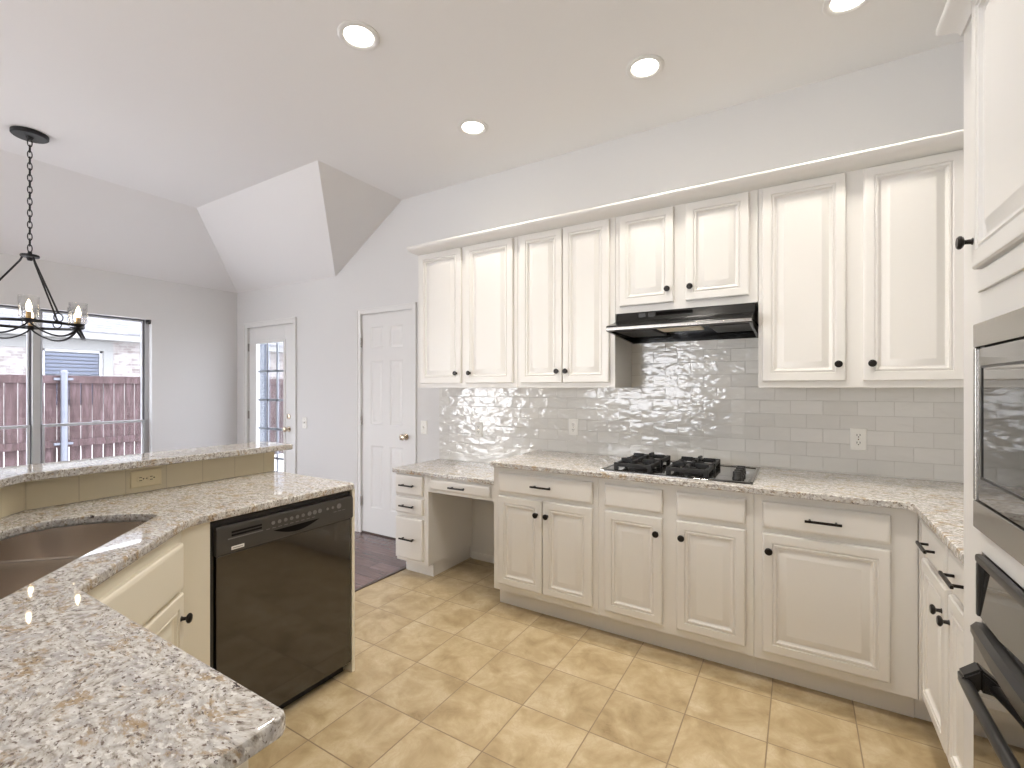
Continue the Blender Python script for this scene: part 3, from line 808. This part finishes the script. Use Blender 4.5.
# wall oven
ov = thing('wall_oven', (0.6, 1.28, 0.25), 'black single wall oven with curved handle, below the microwave in the tower', 'oven')
put('housing', MB().box(0.390, 0.88, AW0 + 0.004, AW1 - 0.004, 0.245, 0.960), 'blackmatte', ov)
oy1, oy0 = 1.578, 0.975
mb = MB()
mb.box(-oy1, -oy0, 0.945, 0.966, 0.0005, 0.018, fT, 0.006).box(-oy1, -oy1 + 0.014, 0.815, 0.946, 0.0005, 0.016, fT, 0.004).box(-oy0 - 0.014, -oy0, 0.815, 0.946, 0.0005, 0.016, fT, 0.004)
put('panel_frame', mb, 'blackmatte', ov)
cp = put('control_panel', MB().add([(-oy1 + .014, 0.818, 0.012), (-oy0 - .014, 0.818, 0.012), (-oy0 - .014, 0.945, 0.002), (-oy1 + .014, 0.945, 0.002),
                                   (-oy1 + .014, 0.818, -0.01), (-oy0 - .014, 0.818, -0.01), (-oy0 - .014, 0.945, -0.01), (-oy1 + .014, 0.945, -0.01)],
                                  [(0, 1, 2, 3), (7, 6, 5, 4), (0, 4, 5, 1), (1, 5, 6, 2), (2, 6, 7, 3), (3, 7, 4, 0)], fT), 'glassblack', ov)
door = put('oven_door', MB().box(-oy1, -oy0, 0.262, 0.766, 0.0005, 0.020, fT, 0.004), 'glassblack', ov)
# bowed top rail of the door
vs, fs = [], []; NS = 17
for i in range(NS):
    q = i / (NS - 1); bow = math.sin(math.pi * q); u = -oy1 - 0.004 + (oy1 - oy0 + 0.008) * q
    zt = 0.796 + 0.018 * bow; ob = 0.018 + 0.016 * bow
    vs += [(u, 0.758, 0.0005), (u, 0.758, ob), (u, 0.770, ob + 0.006), (u, zt - 0.012, ob + 0.006), (u, zt, ob - 0.004), (u, zt, 0.0005)]
for i in range(NS - 1):
    for k in range(6): fs.append((i * 6 + k, i * 6 + (k + 1) % 6, i * 6 + 6 + (k + 1) % 6, i * 6 + 6 + k))
fs += [tuple(range(6)), tuple(range(6 * NS - 1, 6 * NS - 7, -1))]
put('top_rail', MB().add(vs, fs, fT), 'blackmatte', ov)
pts = []
for i in range(19):
    q = i / 18; pts.append(fT @ Vector((-oy1 + 0.035 + (oy1 - oy0 - 0.07) * q, 0.664 + 0.022 * math.sin(math.pi * q), 0.043 + 0.014 * math.sin(math.pi * q))))
hd = put('handle', MB().tube(pts, 0.0125, 12), 'blackmatte', ov)
for u in (-oy1 + 0.035, -oy0 - 0.035):
    sg = 1 if u < -1.28 else -1
    u0, u1 = sorted((u - 0.016 * sg, u + 0.030 * sg))
    mb = MB()
    mb.add([(u0, 0.655, 0.018), (u1, 0.655, 0.018), (u1, 0.712, 0.018), (u0, 0.712, 0.018), (u0, 0.650, 0.052), (u1, 0.652, 0.052), (u1, 0.684, 0.054), (u0, 0.680, 0.054)],
           [(3, 2, 1, 0), (4, 5, 6, 7), (0, 1, 5, 4), (1, 2, 6, 5), (2, 3, 7, 6), (3, 0, 4, 7)], fT)
    bmesh.ops.bevel(mb.bm, geom=list(mb.bm.edges), offset=0.005, segments=2, affect='EDGES')
    put('handle_bracket', mb, 'blackmatte', hd)

# ------------------------------------------------------------------ peninsula
XP = -1.835
fP = left_frame(XP)
# dishwasher
dw = thing('dishwasher', (-2.1, 1.215, 0), 'black built-in dishwasher under the peninsula counter', 'dishwasher')
dy0, dy1 = 0.898, 1.532
put('tub', MB().box(-2.42, XP - 0.028, dy0 + 0.004, dy1 - 0.004, 0.09, 0.872), 'blackmatte', dw)
put('door', MB().box(dy0 + 0.018, dy1 - 0.004, 0.055, 0.746, -0.026, 0.0, fP, 0.004), 'black', dw)
mb = MB()
pr = [(0.748, -0.026), (0.748, 0.004), (0.757, 0.010), (0.842, 0.010), (0.854, 0.004), (0.856, -0.026)]
f2 = frame((XP, 0, 0), (0, 0, 1), (1, 0, 0), (0, 1, 0))
mb.prism(pr, dy0 + 0.014, dy1 - 0.001, f2)
cpn = put('control_panel', mb, 'panelblack', dw)
put('frame_gap', MB().box(dy0 + 0.002, dy0 + 0.012, 0.03, 0.872, -0.028, -0.010, fP).box(dy0 + 0.012, dy1, 0.856, 0.872, -0.028, -0.014, fP), 'blackmatte', dw)
put('toe_panel', MB().box(dy0 + 0.01, dy1 - 0.01, 0.0, 0.052, -0.07, -0.05, fP), 'blackmatte', dw)
# curved pocket handle, vent and buttons
vs, fs = [], []; NS = 15
for i in range(NS):
    q = i / (NS - 1); u = 1.130 + 0.215 * q; s_ = math.sin(math.pi * q)
    vs += [(u, 0.790, 0.0105), (u, 0.790 - 0.026 * s_, 0.0105), (u, 0.790 - 0.026 * s_, 0.0115), (u, 0.790, 0.0115)]
for i in range(NS - 1):
    for k in range(4): fs.append((i * 4 + k, i * 4 + (k + 1) % 4, i * 4 + 4 + (k + 1) % 4, i * 4 + 4 + k))
fs += [(0, 1, 2, 3), tuple(range(4 * NS - 1, 4 * NS - 5, -1))]
put('pocket_handle', MB().add(vs, fs, fP), 'slot', cpn)
put('vent_slot', MB().box(0.965, 1.082, 0.811, 0.818, 0.0102, 0.0112, fP).box(0.965, 1.082, 0.823, 0.830, 0.0102, 0.0112, fP), 'slot', cpn)
put('vent_lip', MB().box(0.952, 1.086, 0.8015, 0.805, 0.010, 0.0125, fP), 'grey', cpn)
for k, u in enumerate([1.130, 1.157, 1.184, 1.211, 1.238, 1.265, 1.296, 1.322, 1.348, 1.388, 1.416, 1.450]):
    r = 0.0075 if k < 6 else (0.0095 if k in (6, 7, 8) else (0.012 if k == 11 else 0.006))
    put('button', MB().lathe([(r, 0), (r, 0.0015), (r * 0.7, 0.002), (r * 0.5, 0.001), (0, 0.001)], fP @ Matrix.Translation((u, 0.822 - 0.0 * k, 0.0100)), 12), 'grey', cpn)
mb = MB()
for k in range(9): mb.box(1.10 + 0.026 * k, 1.115 + 0.026 * k, 0.8005, 0.8030, 0.0100, 0.0106, fP)
put('button_legend', mb, 'grey', cpn); mb = MB()
for k in range(3): mb.box(1.42 + 0.024 * k, 1.437 + 0.024 * k, 0.7985, 0.8005, 0.0100, 0.0106, fP)
put('button_legend', mb, 'grey', cpn)
bd = put('brand_badge', MB().box(0.964, 1.012, 0.760, 0.773, 0.010, 0.0125, fP, 0.001), 'badge', cpn)
mb = MB()
for k in range(10): mb.box(0.9685 + 0.004 * k, 0.9710 + 0.004 * k, 0.7645, 0.7685, 0.0125, 0.0129, fP)
put('badge_lettering', mb, 'grey', bd)

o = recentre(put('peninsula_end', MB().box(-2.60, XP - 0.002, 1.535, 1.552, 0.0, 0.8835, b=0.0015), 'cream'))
o['label'] = 'narrow cream end panel right of the dishwasher at the peninsula end'; o['category'] = 'cabinet panel'

# sink base on the diagonal
c = thing('sink_cabinet', (-1.85, 0.4, 0), 'cream corner cabinet under the sink with a false front and one knobbed door', 'cabinet')
SUM = -1.035
fS = diag_frame(SUM)
# u runs from (-,+): u = S2*(y-x)
mb = MB()
corner = [(XP, 0.894), (XP, 0.800), (-1.430, 0.395), (-1.430, 0.372), (-1.452, 0.372), (-1.452, 0.386), (XP - 0.022, 0.791), (XP - 0.022, 0.894)]
mb.prism(corner, 0.114, 0.8835)
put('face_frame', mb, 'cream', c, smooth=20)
toe = [(XP - 0.07, 0.894), (XP - 0.07, 0.760), (-1.47, 0.325), (-1.49, 0.325), (XP - 0.09, 0.752), (XP - 0.09, 0.894)]
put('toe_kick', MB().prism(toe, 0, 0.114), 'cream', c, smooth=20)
uL, uR = 1.305, 1.842
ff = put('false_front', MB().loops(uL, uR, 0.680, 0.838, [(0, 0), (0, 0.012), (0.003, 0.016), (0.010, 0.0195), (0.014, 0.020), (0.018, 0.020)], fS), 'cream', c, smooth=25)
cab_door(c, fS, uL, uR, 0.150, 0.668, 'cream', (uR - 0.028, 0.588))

# cabinet under the foreground counter
c = thing('end_cabinet', (-1.03, 0.06, 0), 'cream cabinet under the foreground end of the granite peninsula', 'cabinet')
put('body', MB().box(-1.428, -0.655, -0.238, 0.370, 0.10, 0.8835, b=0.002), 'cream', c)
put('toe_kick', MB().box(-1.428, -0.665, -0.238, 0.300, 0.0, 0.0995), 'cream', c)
fE = frame((0, 0.370, 0), (-1, 0, 0), (0, 0, 1), (0, 1, 0))
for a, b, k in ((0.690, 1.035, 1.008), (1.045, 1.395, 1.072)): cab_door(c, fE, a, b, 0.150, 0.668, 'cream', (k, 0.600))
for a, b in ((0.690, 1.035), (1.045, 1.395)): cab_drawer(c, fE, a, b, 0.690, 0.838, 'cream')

# granite peninsula with sink cut-out (s along the diagonal, t towards the bar)
def st(s, q): return (S2 * (s - q), S2 * (-s - q))        # x = (s-t)/sqrt2 ; y = (-s-t)/sqrt2
SCN = -1.595
half = [(-0.345, 0.838), (-0.372, 0.862), (-0.392, 0.930), (-0.398, 1.02), (-0.388, 1.10), (-0.360, 1.165), (-0.310, 1.210), (-0.235, 1.232), (-0.12, 1.238)]
hole_st = [(SCN + a, b) for a, b in half] + [(SCN - a, b) for a, b in reversed(half)]
hole = [st(a, b) for a, b in hole_st]
def area(p): return sum(p[i - 1][0] * p[i][1] - p[i][0] * p[i - 1][1] for i in range(len(p))) / 2
if area(hole) < 0: hole.reverse(); hole_st.reverse()
outl = [(-1.815, 0.815), (-1.815, 1.545), (-2.469, 1.545), (-2.469, 0.548), (-1.670, -0.245), (-0.600, -0.245), (-0.612, 0.405), (-1.412, 0.405)]
if area(outl) < 0: outl.reverse()
ix = {p: i for i, p in enumerate(outl)}
outl = fillet(outl, {ix[(-1.815, 1.545)]: 0.03, ix[(-0.612, 0.405)]: 0.018, ix[(-1.815, 0.815)]: 0.10, ix[(-1.412, 0.405)]: 0.008})
o = recentre(put('peninsula_countertop', slab(MB(), outl, 0.884, 0.914, 0.007, hole), 'granite'))
o['label'] = 'large angled granite peninsula counter in the foreground with the sink cut-out'; o['category'] = 'countertop'

# undermount sink
sk = thing('kitchen_sink', (*st(SCN, 1.04), 0.66), 'stainless double-bowl undermount sink set in the peninsula corner', 'sink')
SD = -1.615
def clip(poly, keep):
    out = []
    for i in range(len(poly)):
        a, b = poly[i - 1], poly[i]
        ka, kb = keep(a[0]) >= 0, keep(b[0]) >= 0
        if ka != kb:
            q = keep(a[0]) / (keep(a[0]) - keep(b[0])); out.append((a[0] + (b[0] - a[0]) * q, a[1] + (b[1] - a[1]) * q))
        if kb: out.append(b)
    return out
big = offset_poly(hole_st if area(hole_st) > 0 else hole_st[::-1], -0.006)
for sgn in (1, -1):
    pl = clip(big, (lambda x: x - (SD + 0.012)) if sgn > 0 else (lambda x: (SD - 0.012) - x))
    if area(pl) < 0: pl.reverse()
    # drop near-duplicate points
    cl = [pl[0]]
    for p in pl[1:]:
        if math.hypot(p[0] - cl[-1][0], p[1] - cl[-1][1]) > 0.006: cl.append(p)
    pl = cl
    cs = (sum(p[0] for p in pl) / len(pl), sum(p[1] for p in pl) / len(pl))
    mb = MB(); rings = []
    zt = 0.8830
    for k, z in ((1.0, zt), (0.985, zt - 0.03), (0.965, zt - 0.15), (0.93, zt - 0.19), (0.86, zt - 0.205), (0.12, zt - 0.212)):
        rings.append([mb.bm.verts.new((*st(cs[0] + (p[0] - cs[0]) * k, cs[1] + (p[1] - cs[1]) * k), z)) for p in pl])
    rings2 = [[mb.bm.verts.new((v.co.x, v.co.y, v.co.z - 0.0015)) for v in R] for R in rings]
    for A, B in list(zip(rings, rings[1:])):
        for k in range(len(A)): mb.bm.faces.new((A[k], A[(k + 1) % len(A)], B[(k + 1) % len(A)], B[k]))
    mb.bm.faces.new(rings[-1])
    for R in rings2:
        for v in R: mb.bm.verts.remove(v)
    b_ = put('bowl', mb, 'sinksteel', sk, smooth=60)
    dc = st(*cs)
    put('drain', MB().lathe([(0.040, 0.0), (0.040, 0.003), (0.030, 0.004), (0.024, 0.001), (0, 0.001)], Matrix.Translation((dc[0], dc[1], zt - 0.2118)), 20), 'steel', b_)
mb = MB()
q0, q1 = 0.834, 1.242
A = [st(SD - 0.0118, q0), st(SD + 0.0118, q0), st(SD + 0.0118, q1), st(SD - 0.0118, q1)]
mb.prism(A, 0.848, 0.874)
bmesh.ops.recalc_face_normals(mb.bm, faces=list(mb.bm.faces))
bmesh.ops.bevel(mb.bm, geom=list(mb.bm.edges), offset=0.005, segments=2, affect='EDGES')
put('divider', mb, 'polished', sk)

# knee wall, tile and raised bar
kw = [(-2.472, 1.530), (-2.60, 1.530), (-2.60, 0.495), (-1.722, -0.383), (-0.62, -0.383), (-0.62, -0.247), (-1.670, -0.247), (-2.472, 0.5475)]
if area(kw) < 0: kw.reverse()
struct('wall_bar', MB().prism(kw, 0, 1.0315), 'wall', smooth=15)
bt = [(-2.4705, 1.531), (-2.4745, 1.531)]
mb = MB()
tile_in = [(-2.4715, 1.531), (-2.4715, 0.5470), (-1.6705, -0.2465), (-0.62, -0.2465)]
tile_out = [(-2.462, 1.531), (-2.462, 0.5509), (-1.6665, -0.2375), (-0.62, -0.2375)]
mb.prism(tile_out + tile_in[::-1], 0.9145, 1.0315)
struct('wall_bar_tile', mb, 'bartile', smooth=15)
bar = [(-2.375, 0.535), (-2.375, 1.592), (-2.655, 1.592), (-2.655, 0.455), (-1.79, -0.41), (-0.60, -0.41), (-0.60, -0.150), (-1.672, -0.150)]
if area(bar) < 0: bar.reverse()
ib = {p: i for i, p in enumerate(bar)}
bar = fillet(bar, {ib[(-2.375, 1.592)]: 0.02, ib[(-2.655, 1.592)]: 0.02, ib[(-2.375, 0.535)]: 0.04})
o = recentre(put('bar_top', slab(MB(), bar, 1.032, 1.062), 'granite'))
o['label'] = 'narrow raised granite bar ledge above the tan-tiled knee wall'; o['category'] = 'countertop'

# ------------------------------------------------------------------ outlets and switches
def outlet(f, u, v, label, horizontal=False, m='plate', w=0.072, h=0.116):
    loc = f @ Vector((u, v, 0))
    o = thing('wall_outlet', loc, label, 'outlet')
    rot = f @ Matrix.Translation((u, v, 0)) @ (Matrix.Rotation(R90, 4, 'Z') if horizontal else ID)
    put('cover_plate', MB().loops(-w / 2, w / 2, -h / 2, h / 2, [(0, 0.0005), (0, 0.003), (0.003, 0.006), (0.006, 0.0065)], rot), m, o)
    for s_ in (-1, 1):
        rc = put('receptacle', MB().lathe([(0.0165, 0.006), (0.0165, 0.0078), (0.015, 0.0082), (0, 0.0082)], rot @ Matrix.Translation((0, s_ * 0.020, 0)), 20), m, o)
        mb = MB()
        for du in (-0.0065, 0.0065): mb.box(du - 0.0013, du + 0.0013, s_ * 0.020 - 0.002, s_ * 0.020 + 0.008, 0.0080, 0.0088, rot)
        mb.lathe([(0.0028, 0.0080), (0.0028, 0.0088), (0, 0.0088)], rot @ Matrix.Translation((0, s_ * 0.020 - 0.0075, 0)), 10)
        put('slots', mb, 'slot', rc)
    put('screw', MB().lathe([(0.003, 0.0064), (0.003, 0.0072), (0, 0.0074)], rot, 10), 'nickel', o)
    return o
def switch(f, u, v, label):
    o = thing('light_switch', f @ Vector((u, v, 0)), label, 'light switch')
    r = f @ Matrix.Translation((u, v, 0))
    put('cover_plate', MB().loops(-0.036, 0.036, -0.058, 0.058, [(0, 0.0005), (0, 0.003), (0.003, 0.006), (0.006, 0.0065)], r), 'plate', o)
    put('toggle', MB().box(-0.005, 0.005, -0.006, 0.014, 0.006, 0.016, r, 0.002), 'plate', o)
    for s_ in (-0.040, 0.040): put('screw', MB().lathe([(0.003, 0.0064), (0.003, 0.0072), (0, 0.0074)], r @ Matrix.Translation((0, s_, 0)), 10), 'nickel', o)
    return o
fW = back_frame(YN); fTile = back_frame(YN - 0.009)
outlet(fTile, -2.180, 1.040, 'white outlet on the tile above the desk top, leftmost of the backsplash outlets')
outlet(fTile, -1.362, 1.094, 'white outlet on the tiled backsplash just left of the cooktop')
outlet(fTile, 0.267, 1.100, 'white outlet on the tiled backsplash right of the cooktop')
outlet(left_frame(-2.4625), 0.935, 0.972, 'almond horizontal outlet in the tan tile below the raised bar', True, 'almond')
switch(fW, -2.765, 1.028, 'white light switch between the panelled door and the tiled backsplash')
switch(fW, -4.415, 0.945 + 0.06, 'white light switch on the grey wall right of the glass door')

# ------------------------------------------------------------------ recessed downlights
CANS = [(-1.795, 1.54, 'recessed ceiling downlight nearest the breakfast nook, at the upper left'),
        (-0.690, 2.47, 'recessed ceiling downlight above the range hood, right of centre'),
        (-1.795, 2.46, 'small-looking recessed ceiling downlight above the desk, lowest in the photo'),
        (0.185, 2.49, 'recessed ceiling downlight cut by the top edge, nearest the oven tower'),
        (-0.690, 1.54, None), (0.185, 1.54, None), (-0.690, -1.6, None), (-3.0, -1.6, None)]  # unlabelled ones are unseen extras, added to even out the room light
for x, y, lab in CANS:
    o = thing('recessed_light', (x, y, CZ), lab or 'unseen recessed ceiling downlight added to even out the light', 'ceiling light', 'recessed downlights in the flat ceiling')
    F = frame((x, y, CZ), (1, 0, 0), (0, -1, 0), (0, 0, -1))
    put('trim_ring', MB().lathe([(0.098, 0.0005), (0.098, 0.004), (0.088, 0.009), (0.074, 0.007), (0.068, 0.0015), (0.068, 0.0005)], F, 36, cap=False), 'trim', o)
    put('lens', MB().lathe([(0.0675, 0.0006), (0.066, 0.003), (0, 0.004)], F, 36, cap=False), 'canlens', o)
    lamp('downlight_lamp', 'AREA', (x, y, CZ - 0.012), (0, 0, 0), 7.2, (1.0, 0.93, 0.84), shape='DISK', size=0.13, spread=math.radians(112))

# ------------------------------------------------------------------ chandelier
cx, cy, rz = -4.333, 0.998, 1.79
ch = thing('chandelier', (cx, cy, 1.66), 'black iron ring chandelier with clear glass shades hanging from a chain in the breakfast nook', 'chandelier')
put('canopy', MB().lathe([(0.092, -0.0005), (0.092, -0.020), (0.085, -0.026), (0.02, -0.028), (0.012, -0.045), (0, -0.045)], Matrix.Translation((cx, cy, CZ)), 32), 'iron', ch)
mb = MB(); zt, zb = 3.006, 2.272; nl = 19; step = (zt - zb) / nl
for k in range(nl):
    z = zt - step * (k + 0.5); L = step * 0.66; r = 0.011
    pts = []
    for j in range(16):
        a = 2 * math.pi * j / 16; dx = r * math.cos(a); dz = L * math.sin(a)
        pts.append((cx + dx, cy, z + dz) if k % 2 else (cx, cy + dx, z + dz))
    mb.tube(pts, 0.0030, 6, closed=True)
put('chain', mb, 'iron', ch)
put('hub', MB().lathe([(0, 0.03), (0.010, 0.03), (0.012, 0.012), (0.046, 0.008), (0.048, 0.0), (0.046, -0.008), (0.018, -0.012), (0.012, -0.03), (0, -0.032)], Matrix.Translation((cx, cy, 2.240)), 24), 'iron', ch)
RR = 0.266
def ringp(a, r=RR, z=rz): return Vector((cx + r * math.cos(a), cy + r * math.sin(a), z))
put('ring', MB().tube([ringp(2 * math.pi * j / 60) for j in range(60)], 0.007, 8, closed=True, flat=(0.004, 0.009)), 'iron', ch)
A0 = math.radians(-14)
for k in range(3):
    a = A0 + math.radians(30 + 120 * k)
    top = Vector((cx + 0.034 * math.cos(a), cy + 0.034 * math.sin(a), 2.233))
    lo = ringp(a, RR, rz + 0.062)
    rd = put('rod', MB().tube([top, top + Vector((0.012 * math.cos(a), 0.012 * math.sin(a), -0.03)), lo], 0.0055, 8), 'iron', ch)
    tdir = Vector((-math.sin(a), math.cos(a), 0))
    put('rod_loop', MB().tube([ringp(a, RR, rz + 0.034) + tdir * 0.025 * math.cos(q) + Vector((0, 0, 0.027 * math.sin(q))) for q in [2 * math.pi * j / 20 for j in range(20)]], 0.0035, 6, closed=True), 'iron', rd)
for k in range(6):
    a = A0 + math.radians(60 * k); a2 = a + math.radians(60)
    pts = []
    for j in range(17):
        q = j / 16; an = a + (a2 - a) * q; sag = 0.078 * (math.sin(math.pi * q) ** 0.8)
        pts.append(ringp(an, RR, rz - 0.006 - sag))
    put('swag_band', MB().tube(pts, 0.006, 8, flat=(0.009, 0.0055)), 'iron', ch)
for k in range(6):
    a = A0 + math.radians(60 * k); p = ringp(a)
    T4 = Matrix.Translation(p)
    hl = put('lamp_holder', MB().lathe([(0, -0.012), (0.016, -0.012), (0.022, -0.004), (0.034, 0.004), (0.036, 0.012), (0.014, 0.014)], T4, 20), 'iron', ch)
    put('socket', MB().lathe([(0.013, 0.013), (0.013, 0.052), (0.010, 0.055), (0, 0.055)], T4, 14), 'brass', hl)
    put('bulb', MB().lathe([(0.007, 0.054), (0.013, 0.072), (0.0145, 0.086), (0.011, 0.104), (0.005, 0.122), (0, 0.132)], T4, 16), 'bulb', hl)
    put('glass_shade', MB().lathe([(0.036, 0.0135), (0.046, 0.018), (0.048, 0.150), (0.0465, 0.150), (0.0445, 0.020), (0.036, 0.0155)], T4, 28, cap=False), 'shade', hl)

# ------------------------------------------------------------------ outdoors
o = recentre(put('ground', MB().box(-40, XW - T - 0.002, -25, 30, -0.32, -0.22), 'concrete')); o['kind'] = 'structure'
o = recentre(put('ground', MB().box(XW - T, 3.0, YN + T + 0.002, 30, -0.32, -0.22), 'concrete')); o['kind'] = 'structure'
fx = -10.6
fc = thing('wood_fence', (fx, 2.2, -0.22), 'weathered brown board fence standing in the yard beyond the window', 'fence')
y = -2.0; nb = 0
while y < 9.6:
    w = 0.142
    put('fence_board', MB().box(fx - 0.02, fx, y, y + w, -0.20, 1.50, b=0.003), 'fence', fc); y += w + 0.012; nb += 1
put('top_rail', MB().box(fx + 0.001, fx + 0.04, -2.0, 9.6, 1.45, 1.58, b=0.004), 'fence', fc)
put('lower_rail', MB().box(fx + 0.001, fx + 0.04, -2.0, 9.6, 0.375, 0.495, b=0.004), 'fence', fc)
for py in (-0.45, 2.835, 6.1):
    pst = put('metal_post', MB().lathe([(0.045, -0.21), (0.045, 1.62), (0.052, 1.625), (0.045, 1.66), (0, 1.675)], Matrix.Translation((fx + 0.088, py, 0)), 16), 'galv', fc)
    for z in (0.435, 1.52):
        put('rail_bracket', MB().box(fx + 0.041, fx + 0.075, py - 0.12, py + 0.12, z - 0.02, z + 0.02, b=0.003), 'galv', pst)

hx = -17.0
hs = thing('neighbour_house', (hx - 2, 5, -0.22), 'pale brick neighbouring house with a shingled roof, seen through the nook window', 'house')
Wn = (4.15, 5.42, 0.9, 2.42)
mb = MB()
wall_rects(mb, -12, 22, -0.22, 2.72, [Wn], lambda a, b, c_, d: mb.box(hx - 0.2, hx, a, b, c_, d))
put('brick_wall', mb, 'brick', hs)
put('header_trim', MB().box(hx + 0.001, hx + 0.03, Wn[0] - 1.2, Wn[1] + 0.22, Wn[3] + 0.001, 2.71, b=0.004).box(hx + 0.001, hx + 0.03, Wn[1], Wn[1] + 0.22, Wn[2], Wn[3], b=0.004).box(hx + 0.001, hx + 0.03, Wn[0] - 0.15, Wn[0], Wn[2], Wn[3], b=0.004), 'stucco', hs)
put('eave', MB().box(hx - 0.2, hx + 0.45, -12.4, 22.4, 2.721, 2.76).box(hx + 0.43, hx + 0.45, -12.4, 22.4, 2.76, 2.92), 'stucco', hs)
mb = MB()
mb.add([(hx + 0.47, -12.5, 2.90), (hx + 0.47, 22.5, 2.90), (hx - 6, 22.5, 6.6), (hx - 6, -12.5, 6.6), (hx + 0.47, -12.5, 2.93), (hx + 0.47, 22.5, 2.93), (hx - 6, 22.5, 6.65), (hx - 6, -12.5, 6.65)],
       [(0, 1, 2, 3), (7, 6, 5, 4), (0, 4, 5, 1), (1, 5, 6, 2), (2, 6, 7, 3), (3, 7, 4, 0)])
put('roof', mb, 'shingle', hs)
wf = put('window', MB().box(hx - 0.10, hx - 0.05, Wn[0], Wn[0] + 0.06, Wn[2], Wn[3]).box(hx - 0.10, hx - 0.05, Wn[1] - 0.06, Wn[1], Wn[2], Wn[3]).box(hx - 0.10, hx - 0.05, Wn[0], Wn[1], Wn[3] - 0.06, Wn[3]).box(hx - 0.10, hx - 0.05, Wn[0], Wn[1], 1.62, 1.68), 'vinyl', hs)
put('pane', MB().box(hx - 0.085, hx - 0.08, Wn[0] + 0.05, Wn[1] - 0.05, Wn[2], Wn[3] - 0.05), 'glass', wf)
M['blind'] = simple('blind_slats', (0.11, 0.13, 0.19), 0.6)
mb = MB(); z = 0.95
while z < 2.36:
    mb.add([(hx - 0.16, Wn[0] + 0.02, z), (hx - 0.16, Wn[1] - 0.02, z), (hx - 0.11, Wn[1] - 0.02, z + 0.065), (hx - 0.11, Wn[0] + 0.02, z + 0.065),
            (hx - 0.163, Wn[0] + 0.02, z + 0.003), (hx - 0.163, Wn[1] - 0.02, z + 0.003), (hx - 0.113, Wn[1] - 0.02, z + 0.068), (hx - 0.113, Wn[0] + 0.02, z + 0.068)],
           [(0, 1, 2, 3), (7, 6, 5, 4), (0, 4, 5, 1), (1, 5, 6, 2), (2, 6, 7, 3), (3, 7, 4, 0)]); z += 0.10
put('blinds', mb, 'blind', wf)
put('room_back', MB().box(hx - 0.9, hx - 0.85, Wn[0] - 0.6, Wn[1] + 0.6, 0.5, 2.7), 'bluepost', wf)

pp = thing('patio_post', (-7.25, 4.30, -0.22), 'blue-grey patio post seen through the glass door', 'post')
put('shaft', MB().box(-7.39, -7.20, 4.25, 4.35, -0.10, 2.60, b=0.006), 'bluepost', pp)
put('base', MB().box(-7.415, -7.175, 4.225, 4.375, -0.219, -0.10, b=0.008), 'bluepost', pp)
put('capital', MB().box(-7.415, -7.175, 4.225, 4.375, 2.60, 2.68, b=0.008), 'bluepost', pp)
